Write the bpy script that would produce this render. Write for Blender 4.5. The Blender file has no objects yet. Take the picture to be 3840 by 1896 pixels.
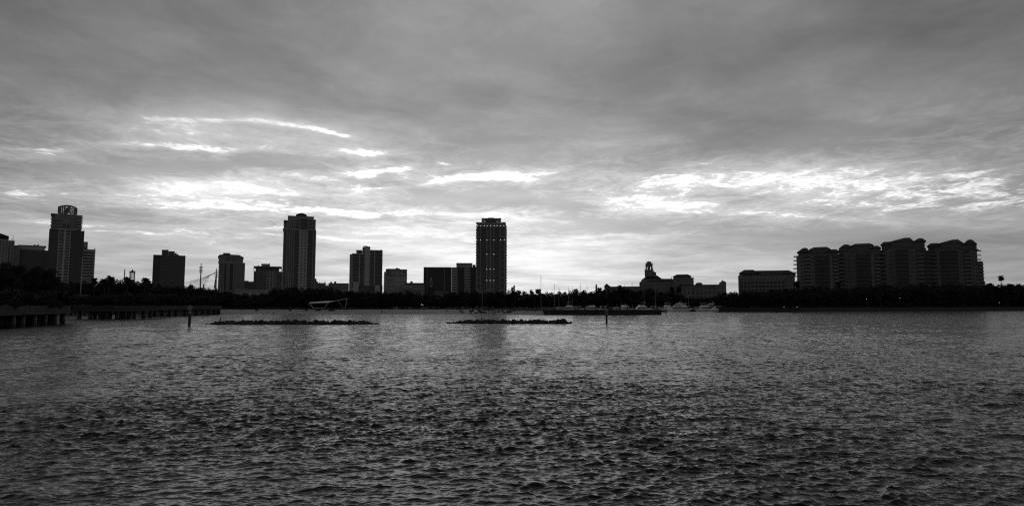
import bpy, bmesh, math, random
import numpy as np
from mathutils import Vector, Matrix
from mathutils.geometry import tessellate_polygon

# ------------------------------------------------------------------ camera, sky, sun, exposure
SC = bpy.context.scene
COL = SC.collection
EYE = 5.0
FPX = 22.0 / 36.0 * 3840.0            # focal length in photo pixels
PITCH = math.atan(197.0 / FPX)        # the lens is tipped up a little
CP, SP = math.cos(PITCH), math.sin(PITCH)
cam = bpy.data.objects.new("camera", bpy.data.cameras.new("camera"))
COL.objects.link(cam)
cam.location = (0, 0, EYE)
cam.rotation_euler = (math.pi / 2 + PITCH, 0, 0)
cam.data.sensor_width = 36.0
cam.data.lens = 22.0
cam.data.clip_start = 0.5
cam.data.clip_end = 30000.0
SC.camera = cam
SC.view_settings.view_transform = 'Standard'
SC.view_settings.look = 'None'
SC.view_settings.gamma = 1.0
SC.view_settings.exposure = 0.0
SC.cycles.max_bounces = 5
SC.cycles.diffuse_bounces = 2
SC.cycles.glossy_bounces = 3
SC.cycles.use_denoising = False
SC.cycles.filter_width = 1.2
SUN_AZ, SUN_EL = math.radians(-1.5), math.radians(7.5)


def pxdir(x, y):
    """direction of a photo pixel (x right, y forward, z up)"""
    u, v = (x - 1920.0) / FPX, (948.0 - y) / FPX
    return Vector((u, CP - v * SP, SP + v * CP))


def make_world():
    w = bpy.data.worlds.new("World")
    SC.world = w
    w.use_nodes = True
    nt = w.node_tree
    nt.nodes.clear()
    N, L = nt.nodes, nt.links

    def put(sock, val):
        if isinstance(val, bpy.types.NodeSocket):
            L.new(val, sock)
        else:
            sock.default_value = val

    def m(op, a, b=None, c=None, clamp=False):
        n = N.new('ShaderNodeMath')
        n.operation = op
        n.use_clamp = clamp
        for i, q in enumerate((a, b, c)):
            if q is not None:
                put(n.inputs[i], q)
        return n.outputs[0]

    def vm(op, a, b=None):
        n = N.new('ShaderNodeVectorMath')
        n.operation = op
        put(n.inputs[0], a)
        if b is not None:
            put(n.inputs[1], b)
        return n.outputs['Value'] if op in ('DOT_PRODUCT', 'LENGTH') else n.outputs['Vector']

    def comb(a, b, c=0.0):
        n = N.new('ShaderNodeCombineXYZ')
        for i, q in enumerate((a, b, c)):
            put(n.inputs[i], q)
        return n.outputs[0]

    def noise(vec, scale, detail, rough=0.55, dist=0.0, lac=2.0, color=False):
        n = N.new('ShaderNodeTexNoise')
        n.inputs['Scale'].default_value = scale
        n.inputs['Detail'].default_value = detail
        n.inputs['Roughness'].default_value = rough
        n.inputs['Lacunarity'].default_value = lac
        n.inputs['Distortion'].default_value = dist
        L.new(vec, n.inputs['Vector'])
        return n.outputs['Color'] if color else n.outputs[0]

    def ramp(v, a, b, lo=0.0, hi=1.0, smooth=True):
        n = N.new('ShaderNodeMapRange')
        n.interpolation_type = 'SMOOTHSTEP' if smooth else 'LINEAR'
        put(n.inputs[0], v)
        for i, q in enumerate((a, b, lo, hi)):
            put(n.inputs[i + 1], q)
        return n.outputs[0]

    def mix(f, a, b):
        return m('ADD', m('MULTIPLY', b, f), m('MULTIPLY', a, m('SUBTRACT', 1.0, f)))

    d = N.new('ShaderNodeTexCoord').outputs['Generated']
    s = N.new('ShaderNodeSeparateXYZ')
    L.new(d, s.inputs[0])
    X, Y, Z = s.outputs
    zc = m('MAXIMUM', Z, 0.0)
    # the cloud deck: a plane overhead, seen in perspective
    h = m('ADD', zc, 0.055)
    deck = comb(m('DIVIDE', X, h), m('DIVIDE', Y, h))
    # where in the sky: slope coordinates of the western half
    yc = m('MAXIMUM', Y, 0.05)
    uw = comb(m('DIVIDE', X, yc), m('DIVIDE', Z, yc))
    west = ramp(Y, 0.1, 0.45)
    wv = N.new('ShaderNodeVectorMath')
    wv.operation = 'MULTIPLY_ADD'
    L.new(noise(deck, 0.9, 5, 0.6, color=True), wv.inputs[0])
    wv.inputs[1].default_value = (0.16, 0.045, 0)
    L.new(vm('ADD', uw, (-0.08, -0.0225, 0)), wv.inputs[2])
    uww = wv.outputs[0]

    def blobs(lst, src):
        acc = None
        for (px, py, hl, hh, rot, amp) in lst:
            k = 3840.0 / 2576.0
            c = pxdir(px * k, py * k)
            mp = N.new('ShaderNodeMapping')
            mp.vector_type = 'TEXTURE'
            L.new(src, mp.inputs['Vector'])
            mp.inputs['Location'].default_value = (c.x / c.y, c.z / c.y, 0)
            mp.inputs['Rotation'].default_value = (0, 0, -math.radians(rot))
            mp.inputs['Scale'].default_value = (hl * 2.0 / 1574.0, hh * 2.4 / 1574.0, 1)
            g = N.new('ShaderNodeTexGradient')
            g.gradient_type = 'QUADRATIC_SPHERE'
            L.new(mp.outputs[0], g.inputs[0])
            acc = m('MULTIPLY_ADD', g.outputs['Fac'], amp, acc if acc is not None else 0.0)
        return acc

    # breaks in the deck (+) and thick banks (-): px, py, half length, half height, tilt, strength
    breaks = blobs(BREAKS, uww)
    nbig = noise(deck, 0.6, 10, 0.6, 0.6)
    nfine = noise(vm('MULTIPLY', deck, (1.0, 0.95, 1.0)), 3.4, 9, 0.66, 0.8)
    nrip = noise(vm('MULTIPLY', deck, (1.0, 0.9, 1.0)), 13.0, 6, 0.62, 1.2)
    low = ramp(Z, 0.06, 0.15, 0.24, 1.0)
    tex = m('MULTIPLY_ADD', m('SUBTRACT', nfine, 0.5), 1.5, m('MULTIPLY', m('SUBTRACT', nrip, 0.5), 0.55))
    dens = m('MULTIPLY_ADD', m('SUBTRACT', nbig, 0.5), 0.8, m('MULTIPLY', breaks, west))
    low = m('MULTIPLY', low, ramp(Z, 0.19, 0.30, 1.0, 0.30))
    dens = m('MULTIPLY_ADD', tex, low, dens)
    gap = ramp(dens, 0.16, 0.50)
    # light: glow round the hidden sun, dim away from it
    sd = Vector((math.sin(SUN_AZ) * math.cos(SUN_EL), math.cos(SUN_AZ) * math.cos(SUN_EL), math.sin(SUN_EL)))
    c = vm('DOT_PRODUCT', d, sd)
    far = m('POWER', m('MULTIPLY_ADD', c, 0.5, 0.5, clamp=True), 4.0)
    near = m('EXPONENT', m('MULTIPLY', m('SUBTRACT', c, 1.0), 16.0))
    tight = m('EXPONENT', m('MULTIPLY', m('SUBTRACT', c, 1.0), 55.0))
    base = m('MULTIPLY_ADD', far, 0.16, 0.135)
    base = m('MULTIPLY_ADD', near, 0.10, base)
    base = m('MULTIPLY_ADD', blobs(GLOWS, uw), west, base)
    # cloud body: soft light and dark undersides
    soft = noise(vm('MULTIPLY', deck, (0.9, 1.0, 1.0)), 0.9, 5, 0.5, 0.3)
    deep = ramp(Z, 0.16, 0.30, 0.0, 1.0)
    body = m('MULTIPLY', base, ramp(soft, 0.30, 0.70, mix(deep, 0.80, 0.54), mix(deep, 1.20, 1.20), smooth=False))
    thin = ramp(dens, -0.35, 0.32, 0.94, 1.50)
    body = m('MULTIPLY', body, thin)
    # clear air behind the deck
    sky = N.new('ShaderNodeTexSky')
    sky.sky_type = 'NISHITA'
    sky.sun_disc = False
    sky.sun_elevation = SUN_EL
    sky.sun_rotation = SUN_AZ
    bw = N.new('ShaderNodeRGBToBW')
    L.new(sky.outputs[0], bw.inputs[0])
    clear = m('MULTIPLY_ADD', bw.outputs[0], 0.04, m('MULTIPLY', base, 1.75))
    clear = m('MULTIPLY_ADD', near, 0.12, clear)
    clear = m('MULTIPLY', clear, ramp(m('ADD', nrip, m('MULTIPLY', nfine, 0.6)), 0.62, 0.98, 0.66, 1.32, smooth=False))
    clear = m('MINIMUM', clear, 1.6)
    lum = mix(gap, body, clear)
    lum = m('MULTIPLY', lum, ramp(Z, 0.45, 0.95, 1.0, 0.55))
    lum = m('MULTIPLY', lum, ramp(Z, 0.20, 0.34, 1.0, 0.94))
    lum = mix(ramp(Z, -0.02, -0.01), 0.03, lum)
    bg = N.new('ShaderNodeBackground')
    L.new(lum, bg.inputs['Color'])
    bg.inputs['Strength'].default_value = 1.0
    out = N.new('ShaderNodeOutputWorld')
    L.new(bg.outputs[0], out.inputs[0])
    w.cycles.sampling_method = 'MANUAL'
    w.cycles.sample_map_resolution = 512


# px, py, half length, half height, tilt (deg, + = down to the right), strength
BREAKS = [
    (735, 306, 110, 11, 7, .72), (560, 298, 130, 6, 1, .35), (845, 330, 70, 5, 12, .55), (915, 373, 70, 7, 1, .62), (480, 367, 240, 7, 3, .55),
    (80, 369, 100, 7, 2, .5), (460, 478, 270, 28, 2, .27), (620, 345, 420, 70, 4, .24), (600, 470, 520, 60, 0, .10), (880, 432, 170, 20, -6, .16), (955, 422, 70, 7, -9, .5), (930, 468, 80, 5, 0, .45),
    (1290, 447, 130, 15, 1, .75), (1130, 455, 120, 9, -10, .55), (1700, 466, 220, 34, -2, .33), (1620, 505, 130, 16, 3, .42),
    (2000, 440, 320, 24, 2, .28), (2200, 455, 440, 46, 4, .28), (2480, 470, 200, 44, 3, .30), (1900, 534, 280, 8, 3, .45), (2200, 510, 300, 12, 2, .3),
    (760, 526, 420, 7, 3, .5), (1250, 546, 240, 5, 3, .45), (1095, 403, 18, 5, 0, .6), (50, 490, 90, 14, 6, .42),
    (380, 295, 240, 30, 6, .25), (1560, 602, 240, 6, -1, .35), (1480, 560, 200, 22, 2, -.35), (1000, 585, 260, 8, 3, .35), (830, 600, 200, 5, 4, .35), (150, 562, 200, 8, 3, .35), (300, 592, 300, 6, 2, .3),
    (450, 412, 470, 20, -1, -.75), (1240, 500, 240, 26, 2, -.7), (1250, 370, 330, 50, 8, -.35), (2000, 590, 520, 34, 1, -.5),
    (250, 535, 240, 14, 5, -.35), (1900, 495, 130, 10, 2, -.4), (1300, 150, 1500, 170, 0, -.30), (2050, 350, 500, 50, 4, -.25),
]
GLOWS = [
    (1330, 610, 460, 110, 0, .25), (1200, 690, 1200, 150, 0, .19), (600, 450, 650, 150, 0, .15), (1850, 470, 700, 110, 0, .07), (1950, 482, 600, 60, 1, .10), (480, 478, 320, 42, 1, .10), (720, 335, 300, 50, 4, .07), (100, 640, 600, 130, 0, .06),
]
make_world()
sun = bpy.data.objects.new("sun", bpy.data.lights.new("sun", 'SUN'))
COL.objects.link(sun)
sun.data.energy = 0.05
sun.data.angle = math.radians(35)
sun.data.color = (1.0, 1.0, 1.0)
sun.rotation_euler = (math.pi / 2 + SUN_EL, 0, math.pi - SUN_AZ)
sun.rotation_euler = Vector((-math.sin(SUN_AZ) * math.cos(SUN_EL), -math.cos(SUN_AZ) * math.cos(SUN_EL), -math.sin(SUN_EL))).to_track_quat('-Z', 'Y').to_euler()

# ------------------------------------------------------------------ helpers
random.seed(7)
R = random.Random(11)


def gp(x, Y, z=0.0):
    """ground point: the X that photo column x has at forward distance Y (rows near the horizon)"""
    return Vector(((x - 1920.0) / FPX * Y / 1.0035, Y, z))


def at(x, y, Y):
    d = pxdir(x, y)
    t = Y / d.y
    return Vector((d.x * t, Y, EYE + d.z * t))


class MB:
    def __init__(self):
        self.v, self.f = [], []

    def add(self, vs, fs):
        n = len(self.v)
        self.v += [tuple(p) for p in vs]
        self.f += [tuple(i + n for i in q) for q in fs]
        return self

    def box(self, x0, x1, y0, y1, z0, z1):
        if x1 < x0: x0, x1 = x1, x0
        if z1 < z0: z0, z1 = z1, z0
        return self.add([(x0, y0, z0), (x1, y0, z0), (x1, y1, z0), (x0, y1, z0),
                         (x0, y0, z1), (x1, y0, z1), (x1, y1, z1), (x0, y1, z1)],
                        [(0, 3, 2, 1), (4, 5, 6, 7), (0, 1, 5, 4), (1, 2, 6, 5), (2, 3, 7, 6), (3, 0, 4, 7)])

    def prism(self, poly, z0, z1):
        n = len(poly)
        return self.add([(p[0], p[1], z0) for p in poly] + [(p[0], p[1], z1) for p in poly],
                        [tuple(reversed(range(n))), tuple(range(n, 2 * n))] +
                        [(i, (i + 1) % n, n + (i + 1) % n, n + i) for i in range(n)])

    def side(self, poly, y0, y1):
        """a profile in x,z pushed back from y0 to y1"""
        n = len(poly)
        return self.add([(p[0], y0, p[1]) for p in poly] + [(p[0], y1, p[1]) for p in poly],
                        [tuple(range(n)), tuple(reversed(range(n, 2 * n)))] +
                        [((i + 1) % n, i, n + i, n + (i + 1) % n) for i in range(n)])

    def tube(self, p, q, r0, r1=None, n=6):
        r1 = r0 if r1 is None else r1
        p, q = Vector(p), Vector(q)
        d = (q - p).normalized()
        a = d.orthogonal().normalized()
        b = d.cross(a)
        vs = []
        for c, r in ((p, r0), (q, r1)):
            for i in range(n):
                t = 2 * math.pi * i / n
                vs.append(c + a * math.cos(t) * r + b * math.sin(t) * r)
        return self.add(vs, [(i, (i + 1) % n, n + (i + 1) % n, n + i) for i in range(n)] +
                        [tuple(reversed(range(n))), tuple(range(n, 2 * n))])

    def path(self, pts, radii, n=6):
        for i in range(len(pts) - 1):
            self.tube(pts[i], pts[i + 1], radii[i], radii[i + 1], n)
        return self

    def hip(self, x0, x1, y0, y1, ze, zr, rx0, rx1, thick=0.4):
        ym = (y0 + y1) / 2
        self.box(x0, x1, y0, y1, ze - thick, ze)
        e = 0.003
        return self.add([(x0, y0, ze + e), (x1, y0, ze + e), (x1, y1, ze + e), (x0, y1, ze + e), (rx0, ym, zr), (rx1, ym, zr)],
                        [(0, 1, 5, 4), (1, 2, 5), (2, 3, 4, 5), (3, 0, 4), (0, 3, 2, 1)])

    def lathe(self, prof, n=16, cx=0, cy=0):
        """prof: (radius, z) from bottom to top"""
        vs, fs = [], []
        for r, z in prof:
            for i in range(n):
                t = 2 * math.pi * i / n
                vs.append((cx + r * math.cos(t), cy + r * math.sin(t), z))
        m = len(prof)
        for j in range(m - 1):
            for i in range(n):
                fs.append((j * n + i, j * n + (i + 1) % n, (j + 1) * n + (i + 1) % n, (j + 1) * n + i))
        fs += [tuple(reversed(range(n))), tuple(range((m - 1) * n, m * n))]
        return self.add(vs, fs)

    def mesh(self, name, mat, smooth=False):
        me = bpy.data.meshes.new(name)
        me.from_pydata(self.v, [], self.f)
        if mat: me.materials.append(mat)
        if smooth:
            me.polygons.foreach_set('use_smooth', [True] * len(me.polygons))
        me.update()
        return me

    def build(self, name, mat, parent=None, smooth=False, **kw):
        return link(name, self.mesh(name, mat, smooth), parent, **kw)


def link(name, me, parent=None, loc=None, rz=None, scale=None, label=None, cat=None, group=None, kind=None):
    o = bpy.data.objects.new(name, me)
    COL.objects.link(o)
    if parent is not None: o.parent = parent
    if loc is not None: o.location = loc
    if rz is not None: o.rotation_euler = (0, 0, rz)
    if scale is not None: o.scale = scale
    if label: o['label'] = label
    if cat: o['category'] = cat
    if group: o['group'] = group
    if kind: o['kind'] = kind
    return o


def thing(name, label, cat, loc=(0, 0, 0), rz=0.0, group=None, scale=None):
    return link(name, None, None, loc, rz, scale, label, cat, group)


def copy_thing(src, loc, rz=0.0, scale=None, label=None, group=None):
    c = src.copy()
    COL.objects.link(c)
    c.location, c.rotation_euler = loc, (0, 0, rz)
    if scale is not None: c.scale = scale
    if label: c['label'] = label
    if group: c['group'] = group
    for ch in src.children:
        d = ch.copy()
        COL.objects.link(d)
        d.parent = c
        for g in ch.children:
            e = g.copy()
            COL.objects.link(e)
            e.parent = d
    return c


MATS = {}


def mat(name, base, rough=0.7, var=0.25, scale=0.5, spec=0.4, bump=0.0, emit=0.0, stretch=(1, 1, 1), metal=0.0):
    m = bpy.data.materials.new(name)
    m.use_nodes = True
    nt = m.node_tree
    b = nt.nodes['Principled BSDF']
    b.inputs['Roughness'].default_value = rough
    b.inputs['Specular IOR Level'].default_value = spec
    b.inputs['Metallic'].default_value = metal
    if emit:
        b.inputs['Base Color'].default_value = (base, base, base, 1)
        b.inputs['Emission Color'].default_value = (1, 1, 1, 1)
        b.inputs['Emission Strength'].default_value = emit
    else:
        tc = nt.nodes.new('ShaderNodeTexCoord')
        mp = nt.nodes.new('ShaderNodeMapping')
        mp.inputs['Scale'].default_value = stretch
        nz = nt.nodes.new('ShaderNodeTexNoise')
        nz.inputs['Scale'].default_value = scale
        nz.inputs['Detail'].default_value = 6
        nz.inputs['Roughness'].default_value = 0.6
        r = nt.nodes.new('ShaderNodeMapRange')
        r.inputs[1].default_value, r.inputs[2].default_value = 0.3, 0.7
        r.inputs[3].default_value, r.inputs[4].default_value = base * (1 - var), base * (1 + var)
        nt.links.new(tc.outputs['Object'], mp.inputs[0])
        nt.links.new(mp.outputs[0], nz.inputs['Vector'])
        nt.links.new(nz.outputs[0], r.inputs[0])
        nt.links.new(r.outputs[0], b.inputs['Base Color'])
        if bump:
            bp = nt.nodes.new('ShaderNodeBump')
            bp.inputs['Strength'].default_value = 0.6
            bp.inputs['Distance'].default_value = bump
            nt.links.new(nz.outputs[0], bp.inputs['Height'])
            nt.links.new(bp.outputs[0], b.inputs['Normal'])
    MATS[name] = m
    return m


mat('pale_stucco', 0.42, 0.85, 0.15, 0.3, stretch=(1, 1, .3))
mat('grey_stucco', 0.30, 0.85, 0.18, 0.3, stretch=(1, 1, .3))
mat('shade_stucco', 0.22, 0.85, 0.2, 0.3, stretch=(1, 1, .3))  # plain stucco a step darker than the grey one
mat('vignette_stucco', 0.12, 0.85, 0.2, 0.3, stretch=(1, 1, .3))  # right towers' stucco, lens vignette put into its colour
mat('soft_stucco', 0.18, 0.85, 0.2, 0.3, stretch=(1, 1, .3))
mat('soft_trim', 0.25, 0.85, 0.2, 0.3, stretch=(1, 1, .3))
mat('vignette_trim', 0.17, 0.85, 0.2, 0.3, stretch=(1, 1, .3))  # trim of the right towers, darkened for the same vignette
mat('dim_glass', 0.03, 0.3, 0.3, 0.8, spec=0.4)
mat('dark_cladding', 0.055, 0.6, 0.2, 0.4)
mat('dark_panel', 0.10, 0.6, 0.2, 0.4)
mat('dark_glass', 0.05, 0.2, 0.3, 0.8, spec=0.5)
mat('grey_glass', 0.10, 0.3, 0.3, 0.8, spec=0.5)
mat('roof_tile', 0.032, 0.8, 0.3, 1.2)
mat('roof_flat', 0.12, 0.9, 0.2, 0.5)
mat('railing_metal', 0.25, 0.5, 0.1, 1.0)
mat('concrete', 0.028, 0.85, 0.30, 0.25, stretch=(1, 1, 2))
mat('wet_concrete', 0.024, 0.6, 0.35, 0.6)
mat('foliage', 0.028, 0.75, 0.5, 0.35, spec=0.2)
mat('palm_foliage', 0.03, 0.6, 0.4, 0.8, spec=0.25)
mat('bark', 0.06, 0.9, 0.3, 2.0)
mat('palm_bark', 0.05, 0.9, 0.3, 3.0)
mat('sand', 0.34, 0.95, 0.18, 0.15, stretch=(.4, 1, 1))
mat('grass', 0.045, 0.95, 0.4, 0.08)
mat('rock', 0.034, 0.8, 0.45, 1.3, bump=0.12)
mat('pale_rock', 0.17, 0.85, 0.4, 1.3, bump=0.12)
mat('white_steel', 0.38, 0.4, 0.08, 1.0)
mat('galvanised', 0.32, 0.45, 0.12, 2.0)
mat('boat_white', 0.82, 0.3, 0.06, 1.0, spec=0.5)
mat('boat_dark', 0.05, 0.3, 0.2, 1.0, spec=0.5)
mat('canvas', 0.16, 0.9, 0.2, 2.0)
mat('timber', 0.05, 0.85, 0.4, 2.0, stretch=(3, 3, .4))
mat('sign_face', 0.24, 0.5, 0.12, 1.5)
mat('sign_border', 0.5, 0.5, 0.1, 1.5)
mat('sign_ink', 0.02, 0.6, 0.1, 1.5)
mat('skin', 0.13, 0.6, 0.1, 3.0)
mat('hair', 0.03, 0.6, 0.2, 9.0)
mat('dark_cloth', 0.05, 0.9, 0.2, 4.0)
mat('light_cloth', 0.45, 0.9, 0.1, 4.0)
mat('car_pale', 0.55, 0.3, 0.05, 1.0, spec=0.6)
mat('car_dark', 0.06, 0.3, 0.1, 1.0, spec=0.6)
mat('rubber', 0.02, 0.8, 0.2, 4.0)
mat('feather', 0.06, 0.8, 0.3, 6.0)
mat('net_cord', 0.16, 0.8, 0.1, 2.0)
mat('lamp_glow', 0.8, emit=1.4)
mat('window_glow', 0.8, emit=0.25)
M = MATS


class Bld:
    """a building facing the camera; photo pixels are turned into its own metres on the plane of its front"""
    def __init__(s, name, label, x0, x1, Y, zb=2.6, yaw=0.0, cat='building', group=None):
        s.base = gp((x0 + x1) / 2, Y, zb)
        f = Vector((s.base.x, s.base.y, 0)).normalized()
        f.rotate(Matrix.Rotation(math.radians(yaw), 3, 'Z'))
        s.f, s.r = f, Vector((f.y, -f.x, 0))
        s.o = thing(name, label, cat, s.base, math.atan2(s.r.y, s.r.x), group)

    def pt(s, x, y, d=0.0):
        q = pxdir(x, y)
        o = s.base + s.f * d
        e = Vector((0, 0, EYE))
        t = (o - e).dot(s.f) / q.dot(s.f)
        p = e + q * t - s.base
        return p.dot(s.r), p.z

    def X(s, x, y=1000.0, d=0.0): return s.pt(x, y, d)[0]

    def Zz(s, y, x=None, d=0.0): return 0.0 if y is None else s.pt(1920 if x is None else x, y, d)[1]

    def rect(s, x0, x1, y0, y1, d=0.0):
        """x0,x1 columns; y0 top row, y1 bottom row (None: down to the ground)"""
        ym = (y0 + (1120 if y1 is None else y1)) / 2
        xm = (x0 + x1) / 2
        return (s.pt(x0, ym, d)[0], s.pt(x1, ym, d)[0], 0.0 if y1 is None else s.pt(xm, y1, d)[1], s.pt(xm, y0, d)[1])

    def box(s, mb, x0, x1, y0, y1, d0, d1):
        a, b, z0, z1 = s.rect(x0, x1, y0, y1, min(d0, 0) if d0 < 0 else d0)
        mb.box(a, b, d0, d1, z0, z1)
        return a, b, z0, z1

    def part(s, name, mb, m, parent=None, **kw):
        return mb.build(name, M[m], parent or s.o, **kw)

    def solid(s, name, m, x0, x1, y0, y1, d0, d1, **kw):
        mb = MB()
        s.box(mb, x0, x1, y0, y1, d0, d1)
        return s.part(name, mb, m, **kw)

    def hip(s, m, x0, x1, ye, yr, rx0, rx1, d0, d1, thick=0.6, name='roof', parent=None):
        mb = MB()
        dm = (d0 + d1) / 2
        z = s.pt((x0 + x1) / 2, ye, d0)[1]
        zr = s.pt((rx0 + rx1) / 2, yr, dm)[1]
        mb.hip(s.pt(x0, ye, d0)[0], s.pt(x1, ye, d0)[0], d0, d1, z, zr, s.pt(rx0, yr, dm)[0], s.pt(rx1, yr, dm)[0], thick)
        return s.part(name, mb, m, parent)

    def windows(s, rects, m='dark_glass', d=0.0, proud=0.06, name='window', used=None):
        """panes; each its own part, past 90 the rest in one"""
        used = used if used is not None else s.__dict__.setdefault('nw', [0])
        rest = MB()
        for (a, b, z0, z1) in rects:
            if used[0] < 90:
                MB().box(a, b, d - proud, d + 0.15, z0, z1).build(name, M[m], s.o)
                used[0] += 1
            else:
                rest.box(a, b, d - proud, d + 0.15, z0, z1)
        if rest.v:
            rest.build(name, M[m], s.o, kind='stuff')

    def grid(s, x0, x1, y0, y1, nc, nr, wf=0.55, hf=0.55, d=0.0, wall='grey_stucco', m='dark_glass', depth=0.4, frame=True):
        """windows set back between piers and floor bands that stand proud of the front"""
        a, b, z0, z1 = s.rect(x0, x1, y0, y1, d)
        cw, rh = (b - a) / nc, (z1 - z0) / nr
        rects = []
        for j in range(nr):
            for i in range(nc):
                cx, cz = a + (i + .5) * cw, z0 + (j + .5) * rh
                rects.append((cx - cw * wf / 2, cx + cw * wf / 2, cz - rh * hf / 2, cz + rh * hf / 2))
        s.windows(rects, m, d)
        if frame:
            mb = MB()
            for i in range(nc + 1):
                w = cw * (1 - wf) / 2
                l, r = (a + i * cw - w, a + i * cw + w)
                mb.box(max(a, l), min(b, r), d - depth, d + .1, z0, z1)
            for j in range(nr + 1):
                h = rh * (1 - hf) / 2
                lo, hi = max(z0, z0 + j * rh - h), min(z1, z0 + j * rh + h)
                mb.box(a + .01, b - .01, d - depth + .02, d + .1, lo + .01, hi - .01)
            s.part('facade_grid', mb, wall)

    def balconies(s, x0, x1, y0, y1, n, d=0.0, out=1.6, slab='shade_stucco', curved=False, rail='railing_metal', solid=True):
        a, b, z0, z1 = s.rect(x0, x1, y0, y1, d)
        rh = (z1 - z0) / n
        for j in range(n):
            z = z0 + j * rh
            mb = MB()
            if curved:
                pts = [(b, d + .1), (a, d + .1)] + [(a + (b - a) * k / 8, d - out * (.35 + .65 * math.sin(math.pi * k / 8))) for k in range(9)]
                mb.prism(pts, z, z + .3)
                o = s.part('balcony', mb, slab)
                q = MB()
                c = pts[2:]
                for k in range(8):
                    q.tube((c[k][0], c[k][1] + .1, z + 1.3), (c[k + 1][0], c[k + 1][1] + .1, z + 1.3), .06, n=4)
                    q.tube((c[k][0], c[k][1] + .1, z + .3), (c[k][0], c[k][1] + .1, z + 1.3), .05, n=4)
                q.build('railing', M[rail], o)
            else:
                mb.box(a, b, d - out, d + .1, z, z + .3)
                o = s.part('balcony', mb, slab)
                q = MB()
                if solid:
                    q.box(a + .05, b - .05, d - out + .02, d - out + .12, z + .3, z + 1.25)
                else:
                    q.tube((a, d - out + .1, z + 1.3), (b, d - out + .1, z + 1.3), .06, n=4)
                    k = max(2, int((b - a) / 1.5))
                    for i in range(k + 1):
                        xx = a + .06 + (b - a - .12) * i / k
                        q.tube((xx, d - out + .1, z + .3), (xx, d - out + .1, z + 1.3), .05, n=4)
                q.build('railing', M[rail], o)

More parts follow.
